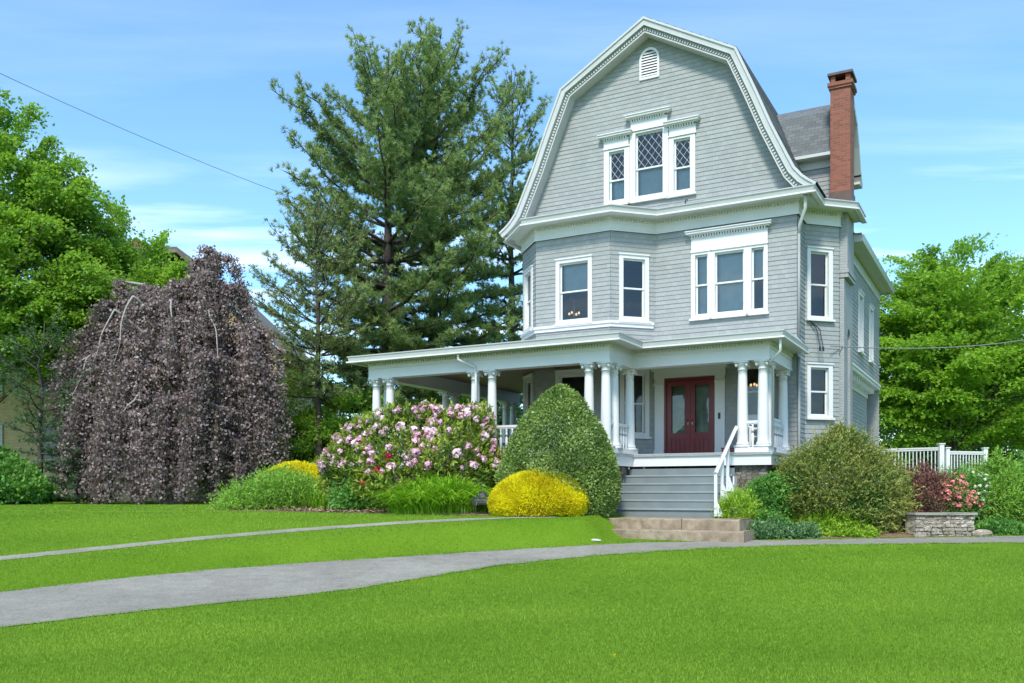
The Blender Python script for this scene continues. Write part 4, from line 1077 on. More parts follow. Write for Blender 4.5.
def beech():
    rg = np.random.default_rng(31); x, y = W(176, 38.5), 38.5; b = gz(x, y)
    t = empty('weeping_beech', (x, y, b), 'weeping copper beech with purple grey curtains of leaves reaching the lawn', 'tree')
    m = MB(); m.tube([(0, 0, -.3)] + [tuple(p) for p in wander((0, 0, 0), (.3, 0, 7.6), 6, .12)], [.5, .42, .38, .33, .27, .2, .14, .1], 10)
    # arching limbs; each ends in a shoulder from which strands hang
    heads = [(1.75, .2, 10.6, .9), (1.2, -.6, 9.6, 1.1), (2.3, -.2, 9.2, .9), (-1.1, -.4, 8.7, 1.4), (-2.3, -.3, 7.6, 1.3), (-.3, -1.0, 8.3, 1.3), (.6, -1.5, 7.5, 1.4), (2.7, -.6, 7.4, 1.2),
             (-3.1, -.2, 6.2, 1.0), (-1.9, -1.6, 6.4, 1.3), (3.3, -.4, 5.9, 1.0), (1.9, -1.9, 6.0, 1.3), (-.5, -2.3, 5.5, 1.3), (-3.5, -.8, 4.6, .9), (3.6, -.9, 4.3, .9), (-2.6, -2.1, 4.4, 1.1), (.9, -2.7, 4.2, 1.2), (2.8, -2.0, 3.9, 1.1),
             (-.9, -3.0, 3.6, 1.2), (-3.4, -1.6, 2.7, .9), (3.6, -1.6, 2.6, .9), (.2, 1.2, 8.6, 1.5), (-2.2, 1.4, 6.8, 1.5), (2.4, 1.3, 7.0, 1.5), (-3.3, 1.0, 4.4, 1.1), (3.4, 1.0, 4.4, 1.1)]
    P = []; D = []; T = []; mw = MB()
    heads += [(-2.25, .1, 9.5, .4), (1.15, .1, 10.9, .4), (-3.3, -.2, 7.2, 1.2), (-2.4, .2, 8.6, 1.2), (-.9, .2, 9.2, 1.2), (1.0, .3, 10.4, 1.0), (3.2, 0, 7.4, 1.2), (.4, -.2, 9.3, 1.2), (-3.7, -.6, 5.9, 1.1), (3.9, -.4, 5.0, 1.), (-2.0, -2.4, 3.2, 1.1), (1.8, -2.8, 3.0, 1.1), (0.3, -3.1, 2.6, 1.0), (-1.2, -1.9, 6.6, 1.2)]
    for hx, hy, hz, hr in heads:
        hx *= float(np.interp(hz, [2.4, 6.], [.84, 1.06]))
        s = np.array([.3 * min(1, hz / 7.6), 0, min(7.3, hz * .72)]); e = np.array([hx, hy, hz])
        mid = s + (e - s) * .5 + np.array([0, 0, .25 * np.linalg.norm((e - s)[:2]) + .2])
        m.tube(wander(s, mid, 3, .12) + wander(mid, e, 3, .10)[1:], [.13, .12, .10, .085, .07, .055, .04], 6, False)
        tone = rg.uniform(.0, .5)
        ga = rg.uniform(0, 6.3, 5); gl = rg.uniform(.5, 1.15, 5); gt = rg.uniform(0, .45, 5)
        for k in range(int(22 * hr + 8)):
            gi = rg.integers(5); a = ga[gi] + rg.normal() * .11; r = hr * rg.uniform(.15, 1.) ** .7
            st_ = e + np.array([math.cos(a) * r * .35, math.sin(a) * r * .35, -.05]); 
            L = min(hz - .1 - rg.uniform(0, .6), rg.uniform(2.2, 4.6) * gl[gi]); n = 10
            q = []
            for i in range(n + 1):
                f = i / n
                q.append(st_ + np.array([math.cos(a) * r * (1 - (1 - f) ** 2) * .9 + rg.normal() * .03, math.sin(a) * r * (1 - (1 - f) ** 2) * .9 + rg.normal() * .03, .22 * math.sin(min(1, f * 3) * math.pi) * r - L * f ** 1.15]))
            mw.tube(q, [.012 * (1 - .8 * i / n) + .002 for i in range(n + 1)], 3, False)
            nl = int(L * 36); stone = gt[gi] + rg.uniform(0, .15)
            f = np.clip(rg.choice(np.linspace(.3, n - .1, max(3, int(L * 2.6))), nl) + rg.normal(size=nl) * .22, 0, n - .01); i0 = np.minimum(f.astype(int), n - 1); fr_ = (f - i0)[:, None]; qa = np.array(q)
            pp = qa[i0] * (1 - fr_) + qa[i0 + 1] * fr_ + rg.normal(size=(nl, 3)) * np.array([.16, .16, .08])
            P.append(pp); dd = rg.normal(size=(nl, 3)) * .8; dd[:, 2] -= .8; D.append(dd); T.append(np.clip(tone * .5 + stone + rg.random(nl) * .28, 0, 1))
    for e, dn in (((-2.0, -1.3, 8.0), 2.4), ((-1.1, -1.7, 8.5), 3.0), ((.3, -1.6, 8.3), 2.2), ((1.9, -1.4, 8.0), 2.2), ((-2.9, -1.2, 6.2), 1.8), ((-.4, -2.9, 4.3), 1.0)):      # pale limbs arching over the curtains
        e = np.array(e); s0 = np.array([.25, 0, min(7.0, e[2] * .75)]); q = wander(s0, e, 3, .10)
        for f in (.12, .3, .55, .8, 1.): q.append(e + np.array([.55 * f * np.sign(e[0] + .3), -.6 * f, -dn * f ** 1.5]) + rg.normal(size=3) * .06)
        q = np.array(q)
        for _ in range(3): q = np.concatenate([q[:1], np.stack([q[:-1] * .75 + q[1:] * .25, q[:-1] * .25 + q[1:] * .75], 1).reshape(-1, 3), q[-1:]])
        m.tube(list(q), list(np.linspace(.075, .012, len(q))), 6, False)
    m.build('trunk', M['palebark'], t, True); mw.build('hanging_twigs', M['bark'], t)
    P, D, T = np.concatenate(P), np.concatenate(D), np.concatenate(T)
    ok = P[:, 2] > .03; P, D, T = P[ok], D[ok], T[ok]
    n = len(P); L = .125 * rg.uniform(.7, 1.3, n)
    leaves('foliage', P, D, unit(rg.normal(size=(n, 3)) + np.array([0, -.25, .5])), L, L * .72, T, M['beech'], t)
beech()
# green belt behind
k = 0
for px, Y, h, w, mt, lab in ((250, 45, 7.4, 2.3, 'maple2', 'broad green bush directly right of the purple beech'), (302, 44, 6.6, 2.3, 'maple2', 'light green bush under the sparse conifer'),
        (347, 42, 5.6, 2.3, 'maple2', 'green bush touching the left end of the porch'), (392, 46, 6.2, 2.8, 'hemlock', 'dark evergreen mass seen above the left porch corner'), (442, 45, 5.6, 2.8, 'bushleaf', 'green bush seen between the two left pairs of porch columns'),
        (495, 47, 6.5, 2.8, 'hemlock', 'dark evergreen bush seen through the porch beside the bay window'), (478, 56, 8.6, 3.0, 'maple', 'bright green bush showing above the porch roof at the foot of the pines')):
    x = W(px, Y)
    broad_tree('hedge_bush', lab, 'bush', x, Y, [(0, 0, h * .48, w, w * .8, h * .5), (w * .4, -.3, h * .36, w * .8, w * .7, h * .36), (-w * .5, -.3, h * .34, w * .7, w * .7, h * .34)], M[mt], M['bark'], .1, h * .6, int(70 * w), 170, .48, .14, 'bushes and small trees behind the porch', limbs=14, shell=.6)
for px, Y, h, w, lab in ((-8, 36.5, 2.7, 1.3, 'leafy bush at the left edge of the picture under the big tree'), (12, 35.2, 1.7, 1.3, 'low bright bush at the left end of the upper lawn'), (34, 36.4, 1.0, 1.0, 'low ground bush at the foot of the small dark conifer')):
    shrub('garden_bush', lab, 'bush', W(px, Y), Y, egg(h, .4, .8), w, w, 5200, .17, M['perennial'], int(px + 50), .16, 1.8, .35, group='bushes at the left edge')
# far woods closing the horizon
def woods():
    n = 46000; X = rng.uniform(-130, 150, n); keep = (X < -14) | (X > 16); X = np.where(keep, X, rng.uniform(-130, -20, n))
    h = 7 + 3.0 * np.sin(X * .13) + 2.2 * np.sin(X * .31 + 1) + 1.2 * np.sin(X * .7 + 2); h = np.where(X > 0, h * .72, h)
    Y = 95 + rng.normal(size=n) * 4 + 5 * np.sin(X * .21); z = rng.random(n) ** .8 * h
    P = np.stack([X, Y, z + ground(X, Y) - .1], -1); L = .9 * rng.uniform(.6, 1.3, n)
    o = leaves('distant_wood', P, randdir(n), unit(randdir(n) + np.array([0, -.3, .6])), L, L * .8, np.clip(.4 + .3 * np.sin(X * .5) + rng.uniform(-.3, .3, n), 0, 1), M['bushleaf'])
    tag(o, 'distant green trees closing the horizon behind the gardens', 'wood', None, 'stuff')
woods()

# ------------------------------------------------------------------ shrubs in the beds
# rhododendron
t, P, Nv, b = shrub('rhododendron', 'large rhododendron covered in pink and white blossom in front of the porch', 'shrub', -2.25, 23.3, egg(2.95, .34, .82, .8), 2.62, 1.25, 21000, .14, M['rhodo'], 41, .24, 1.9, .30, .36, .8, .35, sprig=500, slen=.2)
ms = [blossom_mesh(M['petal'], .115, 46, 100 + i) for i in range(7)]
put_blossoms(t, 'blossom', ms, P, Nv, 98, (-.15, -1., .6), .04, 1.0, (.5, 1.2), .14)
def blossom_mass(t, mat, P, Nv, n, face, minz, r, seed):
    ok = np.where((Nv @ np.array(face) > .0) & (P[:, 2] > minz))[0]; ok = rng.choice(ok, n, replace=False); m_ = 26
    d = unit(rng.normal(size=(n * m_, 3)) + np.array([0, -.2, .5])); k = np.repeat(ok, m_); rr = np.repeat(rng.uniform(.6, 1.2, n) * r, m_)
    C_ = P[k] + Nv[k] * .03 + d * rr[:, None] * rng.uniform(.4, 1, (n * m_, 1)); Nn = unit(d + rng.normal(size=(n * m_, 3)) * .4); D = unit(np.cross(Nn, rng.normal(size=(n * m_, 3))))
    o = leaves('blossom_cluster', C_ - D * rr[:, None] * .4, D, Nn, rr * .9, rr * .75, np.clip(np.repeat(rng.uniform(0, .5, n), m_) + rng.random(n * m_) * .5, 0, 1), mat, t); o['kind'] = 'stuff'
blossom_mass(t, M['petal'], P, Nv, 80, (-.3, -1., .7), 1.0, .085, 5)
# clipped boxwood cone
shrub('boxwood', 'tall clipped conical boxwood in front of the porch corner left of the stairs', 'shrub', 1.13, 21.6, [(r, z * 3.12) for r, z in ((.0, 1.), (.10, .985), (.22, .945), (.40, .86), (.60, .73), (.76, .60), (.90, .45), (.985, .30), (1., .2), (.97, .1), (.90, .03), (.86, .0))], 1.46, 1.35, 42000, .062, M['boxwood'], 43, .035, 5.5, .16, .6, .9, .2)
# yellow mounds
shrub('golden_mound', 'low rounded golden yellow shrub by the path in front of the boxwood cone', 'shrub', .62, 20.68, egg(1.02, .30, .88, .58), 1.14, .72, 56000, .055, M['yellow'], 45, .025, 5., .07, .30, .45, .5, group='golden yellow mounds')
shrub('golden_mound', 'golden yellow shrub top rising behind the green juniper at the left bed', 'shrub', W(296, 27.4), 27.4, egg(1.46, .35, .85, .55), 1.32, 1.0, 28000, .075, M['yellow'], 46, .05, 4., .12, .28, .55, .5, group='golden yellow mounds')
# spreading juniper
shrub('juniper', 'low spreading green juniper at the left end of the flower bed', 'shrub', W(284, 25.4), 25.4, egg(1.08, .15, .95, .85), 1.72, 1.2, 24000, .085, M['juniper'], 47, .14, 2.8, .25, .30, .7, .45, sprig=1300, slen=.30)
shrub('garden_bush', 'clipped green bush between the yellow shrub and the rhododendron', 'shrub', W(348, 25.2), 25.2, egg(1.45, .4, .85, .6), .85, .8, 8000, .08, M['rhodo'], 48, .06, 4., .22, .5)
# perennials with peony flowers
t, P, Nv, b = shrub('peony', 'leafy peony plants with a few pink and crimson flowers in the flower bed', 'flowering plant', W(372, 22.9), 22.9, egg(.85, .4, .8, .7), 1.0, .6, 9000, .10, M['perennial'], 49, .13, 3., .3, .42, .9, .5, sprig=300, slen=.22)
for px, py, mt, r in ((377, 470, 'crimson', .09), (388, 457, 'crimson', .10), (362.5, 483 - 0, 'crimson', .075), (368, 472.5, 'petal', .085), (370.5, 462, 'petal', .10)):
    Y = 22.1; fx = W(px, Y) - W(372, 22.9); fz = (492 - py) / 904.3 * Y + CAMZ - b
    m = MB(); m.tube([(fx + .03, -.5, .1), (fx, Y - 22.9, fz)], .008, 5); o = m.build('flower_stem', M['perennial'], t)
    f = link('flower', blossom_mesh(M[mt], r, 40, int(px)), t); f.location = (fx, Y - 22.9, fz)
def blades(name, label, cat, x, y, sx, sy, n, hl, w, mat, seed, arch=.6, group=None):
    rg = np.random.default_rng(seed); b = gz(x, y); t = empty(name, (x, y, b), label, cat, group)
    a = rg.uniform(0, 6.3, n); r = np.sqrt(rg.random(n)); base = np.stack([r * np.cos(a) * sx, r * np.sin(a) * sy, np.zeros(n)], -1)
    base[:, 2] = ground(base[:, 0] + x, base[:, 1] + y) - b
    da = rg.uniform(0, 6.3, n); out = np.stack([np.cos(da), np.sin(da), np.zeros(n)], -1) + np.stack([np.cos(a) * r, np.sin(a) * r, 0 * r], -1) * .6
    H = hl * rg.uniform(.55, 1.12, n) * (1.08 - .5 * r ** 2); A = arch * rg.uniform(.3, 1.1, n) * H * (.45 + .8 * r)
    side = unit(np.cross(out, np.array([0, 0, 1.]))); S = 5; V = np.empty((n, S, 2, 3))
    for i in range(S):
        f = i / (S - 1); c = base + out * (A * f ** 1.8)[:, None] + np.array([0, 0, 1.]) * (H * (f * (1.15 - .35 * f * f)) - A * .35 * f ** 3)[:, None]
        ww = w * (1 - f ** 2.5 * .93) * .5
        V[:, i, 0] = c - side * ww; V[:, i, 1] = c + side * ww
    ii = np.arange(n * S * 2).reshape(n, S, 2)
    F = np.stack([ii[:, :-1, 0], ii[:, :-1, 1], ii[:, 1:, 1], ii[:, 1:, 0]], -1).reshape(-1, 4)
    npmesh('foliage', V.reshape(-1, 3), F, mat, t, np.repeat(rg.random(n), S * 2)); return t
blades('daylily', 'bright green clump of arching daylily leaves beside the golden yellow shrub', 'plant', W(440, 21.7), 21.7, 1.25, .62, 2700, 1.22, .036, M['daylily'], 51, 1.0)
blades('daylily', 'patch of upright strap leaves in front of the far yellow shrub', 'plant', W(322, 24.9), 24.9, .95, .5, 1000, .9, .032, M['daylily'], 52, .5)
# mulch at the edge of the bed
def patch(name, pts, mat, lift, kind='structure', label=None):
    c = np.mean(pts, axis=0); V = [(c[0], c[1], gz(*c) + lift)]; rings = 5; n = len(pts)
    for k in range(1, rings + 1):
        for p in pts: q = c + (np.array(p) - c) * k / rings; V.append((q[0], q[1], gz(*q) + lift * (1 if k < rings else .25)))
    m = MB(); m.v = V
    for j in range(n): m.f.append((0, 1 + j, 1 + (j + 1) % n))
    for k in range(rings - 1):
        for j in range(n): a = 1 + k * n; m.f.append((a + j, a + n + j, a + n + (j + 1) % n, a + (j + 1) % n))
    o = m.build(name, mat, None, True); o['kind'] = kind; return o
def smooth_loop(pts, n=90):
    P = np.array(pts + pts[:1], float); d = np.r_[0, np.cumsum(np.linalg.norm(np.diff(P, axis=0), axis=1))]; t = np.linspace(0, d[-1], n, endpoint=False)
    q = np.stack([np.interp(t, d, P[:, 0]), np.interp(t, d, P[:, 1])], -1)
    for _ in range(3): q = (np.roll(q, 1, 0) + q * 2 + np.roll(q, -1, 0)) / 4
    return q
bed = smooth_loop([(-8.6, 25.0), (-7.2, 24.3), (-5.0, 23.0), (-3.6, 21.75), (-2.0, 21.0), (-.6, 20.55), (.6, 20.35), (1.6, 20.5), (2.0, 21.4), (1.6, 22.3), (-3.5, 25.2), (-4.6, 27.5), (-7.5, 28.4), (-8.8, 26.5)])
patch('planting_bed', bed, M['mulch'], .035)
rb = smooth_loop([(5.3, 19.95), (6.5, 20.25), (8.5, 20.6), (9.2, 20.75), (10.8, 21.0), (12.5, 21.5), (14, 22.6), (12, 24.2), (9, 24.5), (6.6, 22.8), (5.4, 21.4)])
patch('planting_bed', rb, M['mulch'], .035)
def chips():
    n = 900; X = rng.uniform(-6.2, -2.9, n); Y = np.interp(X, [-6.2, -2.9], [23.85, 21.55]) + rng.uniform(-.05, .5, n)
    P = np.stack([X, Y, ground(X, Y) + .04], -1); D = unit(rng.normal(size=(n, 3)) * np.array([1, 1, .35]))
    o = leaves('bark_chips', P, D, unit(rng.normal(size=(n, 3)) * .5 + np.array([0, 0, 1])), rng.uniform(.06, .16, n), rng.uniform(.03, .07, n), rng.random(n), leafy('bark_chip', (.12, .06, .04), (.36, .24, .18), .0, .9), None)
    tag(o, 'loose brown bark mulch along the edge of the left flower bed', 'mulch', None, 'stuff')
chips()
# right-hand bed
GR = 'shrubs in the right bed'
shrub('viburnum', 'big rounded olive green shrub with bronze tips right of the porch stairs', 'shrub', 7.9, 21.95, egg(2.55, .34, .86, .75), 1.48, 1.3, 40000, .085, M['olive'], 61, .15, 2.6, .24, .40, .8, .3, base=gz(8.05, 20.75), group=GR, sprig=1500, slen=.30)
shrub('round_bush', 'small round fresh green bush in front of the porch corner columns', 'shrub', W(770, 21.6), 21.6, egg(1.25, .42, .75, .6), .56, .55, 9500, .07, M['perennial'], 62, .10, 4., .2, .5, group=GR, sprig=350, slen=.16)
shrub('spirea', 'lime green feathery shrub at the foot of the stair handrail', 'shrub', W(737, 20.9), 20.9, egg(.92, .4, .7, .75), .50, .45, 6500, .07, M['lime'], 63, .10, 4., .25, .3, .6, .6, group=GR, sprig=600, slen=.24)
shrub('ground_cover', 'dark blue green low ground cover spilling to the driveway beside the stone steps', 'plant', W(775, 20.5), 20.45, egg(.42, .2, .95, .8), .95, .42, 9000, .06, M['bluegreen'], 64, .12, 3., .2, .6, base=gz(6.0, 20.0), group=GR, sprig=500, slen=.16)
shrub('ground_cover', 'lime green low ground cover at the driveway edge in front of the olive shrub', 'plant', W(830, 20.75), 20.75, egg(.34, .2, .95, .8), 1.05, .32, 8000, .055, M['lime'], 65, .10, 3., .2, .6, base=gz(7.2, 20.3), group=GR, sprig=500, slen=.14)
blades('fern', 'light green fern fronds between the ground cover and the olive shrub', 'fern', W(836, 21.0), 21.0, .72, .25, 500, .85, .05, M['lime'], 66, .6, GR)
blades('fern', 'light green fern fronds behind the small round green bush', 'fern', W(806, 21.6), 21.6, .4, .25, 260, .9, .05, M['lime'], 67, .5, GR)
shrub('perennial_plant', 'mixed low green plants under the small round bush', 'plant', W(760, 20.9), 20.9, egg(.6, .35, .85, .7), .75, .45, 6000, .08, M['perennial'], 68, .08, 5., .25, .5, base=gz(5.7, 20.3), group=GR)
shrub('garden_bush', 'low green plants between the lime spirea and the stone landing', 'plant', W(752, 20.3), 20.3, egg(.35, .3, .9, .7), .55, .35, 4000, .07, M['bluegreen'], 69, .05, 6., .2, .6, base=gz(5.4, 19.95), group=GR)
shrub('dwarf_maple', 'dark red lacy dwarf maple above the stone retaining wall', 'shrub', W(926, 22.0), 22.0, egg(1.15, .5, .75, .7), .68, .6, 9000, .075, M['redleaf'], 70, .16, 3., .3, .3, .8, -.2, base=gz(10, 20.8) + .45, group=GR, sprig=500, slen=.22)
t, P, Nv, b = shrub('azalea', 'azalea with coral pink blossom above the stone wall', 'shrub', W(955, 21.7), 21.7, egg(.98, .5, .75, .7), .46, .45, 4500, .07, M['bushleaf'], 71, .14, 3., .25, .45, base=gz(10.6, 20.9) + .45, group=GR, sprig=200, slen=.16)
put_blossoms(t, 'blossom', [blossom_mesh(M['coral'], .055, 26, 200 + i) for i in range(4)], P, Nv, 60, (-.2, -1, .35), .02, .25, (.7, 1.3), .07)
t, P, Nv, b = shrub('azalea', 'white flowering azalea right next to the coral pink azalea', 'shrub', W(972, 21.9), 21.9, egg(1.05, .5, .75, .7), .36, .4, 3500, .075, M['perennial'], 72, .08, 5., .25, .45, base=gz(10.9, 21.0) + .45, group=GR)
put_blossoms(t, 'blossom', [blossom_mesh(M['cream'], .05, 22, 220 + i) for i in range(3)], P, Nv, 26, (-.2, -1, .35), .02, .3, (.7, 1.2), .09)
shrub('garden_bush', 'green bush behind the dark red maple and below the white railing', 'shrub', W(912, 24.4), 24.4, egg(1.05, .5, .8, .7), .7, .6, 5000, .10, M['bushleaf'], 73, .1, 4., .3, .45, base=1.0, group=GR)
shrub('garden_bush', 'tall feathery green bush in front of the right section of the white railing', 'shrub', W(958, 24.8), 24.8, egg(1.15, .45, .8, .7), .95, .6, 9000, .09, M['perennial'], 74, .14, 3., .3, .3, .6, .6, base=.85, group=GR, sprig=600, slen=.4)
shrub('garden_bush', 'large green drooping shrub right of the stone wall', 'shrub', W(1000, 22.6), 22.6, egg(1.75, .5, .85, .7), 1.15, .9, 17000, .085, M['juniper'], 75, .16, 2.6, .3, .34, .8, .1, base=gz(12, 21.6), group=GR, sprig=900, slen=.32)
shrub('garden_bush', 'fresh green bush at the right edge of the picture', 'shrub', W(1035, 24.4), 24.4, egg(1.5, .5, .85, .7), 1.5, .9, 15000, .09, M['perennial'], 76, .16, 2.6, .3, .4, .8, .3, base=.75, group=GR, sprig=700, slen=.3)
shrub('ground_cover', 'low green ground cover at the driveway edge below the right shrubs', 'plant', W(1000, 21.6), 21.55, egg(.36, .2, .95, .8), .95, .35, 6500, .075, M['perennial'], 77, .06, 6., .2, .6, base=gz(11.7, 21.2), group=GR)

# ------------------------------------------------------------------ stone retaining wall
x0, y0 = W(916, 20.75), 20.75; x1, y1 = W(974, 21.05), 21.05
wl = empty('stone_wall', (x0, y0, gz(x0, y0)), 'low fieldstone retaining wall with flat cap at the driveway edge', 'wall', rz=math.atan2(y1 - y0, x1 - x0))
Lw = math.hypot(x1 - x0, y1 - y0)
def rough_block(m, x0, x1, y0, y1, z0, z1, rg, j=.015):
    i = len(m.v); J = lambda: rg.uniform(-j, j)
    for z in (z0, z1):
        for a, b in ((x0, y0), (x1, y0), (x1, y1), (x0, y1)): m.v.append((a + J(), b + J(), z + J() * .6))
    for q in ((0, 3, 2, 1), (4, 5, 6, 7), (0, 1, 5, 4), (1, 2, 6, 5), (2, 3, 7, 6), (3, 0, 4, 7)): m.f.append(tuple(i + k for k in q))
rg = np.random.default_rng(5); m = MB(); z = -.05
m.box(0, Lw, .06, .4, -.05, .5)
while z < .48:
    h = rg.uniform(.07, .12); a = 0.
    while a < Lw:
        l = rg.uniform(.08, .24); rough_block(m, a, min(Lw, a + l - .012), rg.uniform(-.02, .02), .2, z, min(z + h - .012, .5), rg); a += l
    z += h
m.build('stone_courses', M['fieldstone'], wl)
m = MB(); rough_block(m, -.06, Lw * .5, -.06, .45, .505, .555, rg, .012); rough_block(m, Lw * .5 + .01, Lw + .06, -.06, .45, .505, .555, rg, .012); m.build('cap', M['path'], wl)
for k, (px, Y, s, lab) in enumerate(((982, 21.05, (.26, .16, .11), 'flat tan boulder right of the stone wall at the driveway edge'), (920, 20.6, (.17, .12, .07), 'small pale boulder at the left foot of the stone wall'))):
    m = MB(); m.lathe((0, 0, 0), [(.5, -.3), (.95, .1), (1., .4), (.8, .8), (.3, 1.0), (.02, 1.02)], 9)
    m.v = [(a * s[0] * rg.uniform(.88, 1.1), b_ * s[1] * rg.uniform(.88, 1.1), c * s[2] * 1.4) for a, b_, c in m.v]
    o = m.build('boulder', M['fieldstone']); x = W(px, Y); o.location = (x, Y, gz(x, Y)); tag(o, lab, 'stone', 'boulders by the stone wall')
# white marker stone on the lawn
m = MB(); m.lathe((0, 0, 0), [(.12, 0), (.125, .012), (.115, .03), (.06, .04), (.01, .042)], 14); m.v = [(a, b_ * .55, c) for a, b_, c in m.v]
x, y = 1.78, 19.1
o = m.build('marker_stone', M['whitestone'], None, True); o.location = (x, y, gz(x, y) + .01); o.rotation_euler = (.12, .1, .5); tag(o, 'flat white stone lying in the grass bank left of the stone steps', 'stone')
# plaque
x, y = W(482, 20.75), 20.75; t = empty('garden_plaque', (x, y, gz(x, y)), 'small black arched plaque on two stakes in front of the daylily leaves', 'plaque', rz=-.1)
m = MB(); pr = []
for a in np.linspace(0, math.pi, 17):
    pr.append((.12 * math.cos(a), .43 + .13 * math.sin(a)))
pts = [(.23, .24), (.23, .37), (.20, .41), (.15, .43)] + pr[1:-1] + [(-.15, .43), (-.20, .41), (-.23, .37), (-.23, .24)]
n = len(pts); m.v = [(p, -.012, q_) for p, q_ in pts] + [(p, .012, q_) for p, q_ in pts]; m.f = [tuple(range(n))[::-1], tuple(range(n, 2 * n))] + [(i, (i + 1) % n, n + (i + 1) % n, n + i) for i in range(n)]
pl = m.build('plate', M['black'], t)
m = MB(); m.lathe((0, 0, 0), [(.055, -.004), (.055, .004), (.045, .004), (.045, -.004)], 20); m.v = [(a, -.014 + c, .45 + b_) for a, b_, c in m.v]
for zz_, hw in ((.355, .17), (.325, .17), (.29, .14)): m.box(-hw, hw, -.0165, -.012, zz_, zz_ + .014)
m.build('raised_lettering', plain('grey_lettering', (.16, .15, .14), .5, .1, 6.), pl)
for s in (-.15, .15): m = MB(); m.box(s - .01, s + .01, -.008, .008, -.1, .24); m.build('stake', M['black'], t)

# ------------------------------------------------------------------ deck with white railing
dk = empty('deck_railing', (W(941, 30), 30, gz(14, 30)), 'white picket deck railing with square posts right of the house', 'railing')
bz = gz(14, 30); cx, cy = W(941, 30), 30
def rel_rail(a, b, ztop, zb):
    a = np.array(a) - (cx, cy); b = np.array(b) - (cx, cy); P, L = frame(a, b); m = MB()
    m.obox(P, .0, L, -.045, .045, ztop - .05 - bz, ztop - bz); m.obox(P, 0, L, -.03, .03, ztop - .11 - bz, ztop - .05 - bz); m.obox(P, 0, L, -.03, .03, zb + .10 - bz, zb + .17 - bz); r_ = m.build('rail', M['white'], dk)
    m = MB(); k = int(L / .115)
    for i in range(k): s = (i + .5) * L / k; m.obox(P, s - .014, s + .014, -.014, .014, zb + .17 - bz, ztop - .11 - bz)
    m.build('pickets', M['white'], r_)
    m = MB(); m.obox(P, 0, L, -.05, .05, zb - .35 - bz, zb + .05 - bz); m.build('rim_board', M['white'], dk)
zt, zb = 3.09, 2.05
c1 = (W(941, 30), 30.0); c2 = (W(985, 30.4), 30.4); c3 = (W(852, 31.9), 31.9)
rel_rail(c3, c1, zt, zb); rel_rail((c1[0] + .2, c1[1]), c2, zt - .13, zb - .13)
for (px_, py_), w_, hh in ((c1, .075, .09), (c2, .065, -.03), ((c1[0] + .22, c1[1] + .02), .06, -.04)):
    m = MB(); m.box(px_ - cx - w_, px_ - cx + w_, py_ - cy - w_, py_ - cy + w_, -.1, zt + hh - bz)
    p_ = m.build('post', M['white'], dk); m = MB(); m.box(px_ - cx - w_ - .025, px_ - cx + w_ + .025, py_ - cy - w_ - .025, py_ - cy + w_ + .025, zt + hh - bz, zt + hh + .035 - bz); m.build('post_cap', M['white'], p_)
# deck boards
m = MB(); i = len(m.v)
q4 = [c3, c1, c2, (c3[0] + 2.5, c3[1] + 4)]
m.face([(p[0] - cx, p[1] - cy, zb + .04 - bz) for p in q4]); m.build('deck_floor', M['deckfloor'], dk)

# ------------------------------------------------------------------ neighbour's house
nb = empty('neighbour_house', (-19, 50, gz(-19, 50)), 'tan brick neighbouring house mostly hidden behind the left trees', 'house'); bz = gz(-19, 50)
def nbx(mb, name, mat, parent=None): return mb.build(name, mat, parent or nb)
m = MB()
X0, X1, Y0, Y1, ZE = -9.5, 6.6, -2.5, 8, 8.1
m.box(X0, X1, Y0, Y1, -.3, ZE); 
RL, RR, RZ = (-3.4, 12.9), (1.6, 12.9), .22
m.face([(X0, Y0, ZE), (X1, Y0, ZE), (RR[0], Y0, RR[1] - .3), (RL[0], Y0, RL[1] - .3)], [(X0, ZE), (X1, ZE), RR, RL]); nbx(m, 'wall', M['tan'])
m = MB()
prof_ = [(X0 - .6, ZE - .55), RL, RR, (X1 + .7, ZE - .55)]
for a_, b_ in zip(prof_, prof_[1:]):
    l_ = math.hypot(b_[0] - a_[0], b_[1] - a_[1])
    for dz_ in (0, .3): m.face([(a_[0], Y0 - .6, a_[1] + dz_), (b_[0], Y0 - .6, b_[1] + dz_), (b_[0], Y1, b_[1] + dz_), (a_[0], Y1, a_[1] + dz_)], [(Y0, 0), (Y0, l_), (Y1, l_), (Y1, 0)])
    m.face([(a_[0], Y0 - .6, a_[1]), (a_[0], Y0 - .6, a_[1] + .3), (b_[0], Y0 - .6, b_[1] + .3), (b_[0], Y0 - .6, b_[1])], [(0, 0), (0, .2), (l_, .2), (l_, 0)])
rf = nbx(m, 'roof', M['oldroof'])
m = MB(); m.box(-2.3, -1.3, -.2, .7, 11.0, 14.0); m.box(-2.38, -1.22, -.28, .78, 14.0, 14.3); nbx(m, 'chimney', M['brick'], rf)
for wx in (-8.35, -5.2, -1.5, 2.4):
    for wz in (2.1, 5.6):
        m = MB(); P = ((np.array([wx, Y0]), np.array([1., 0]), np.array([0, -1.])))
        for a, b, c, d in ((-.62, -.5, 0, 1.9), (.5, .62, 0, 1.9), (-.5, .5, 0, .1), (-.5, .5, 1.8, 1.9), (-.5, .5, .92, .99)): m.obox(P, a, b, 0, .07, wz + c, wz + d)
        w_ = nbx(m, 'window', M['offwhite']); m = MB(); m.obox(P, -.5, .5, .005, .02, wz + .1, wz + 1.8); nbx(m, 'pane', plain('dark_far_glass', (.05, .065, .075), .08, .2, 1.) if 'fg' not in M else M['fg'], w_)
m = MB(); m.box(2.0, 3.1, Y0 - .05, Y0 + .02, 0, 2.2); nbx(m, 'door', plain('tan_door', (.42, .26, .12), .6, .1, 3.))

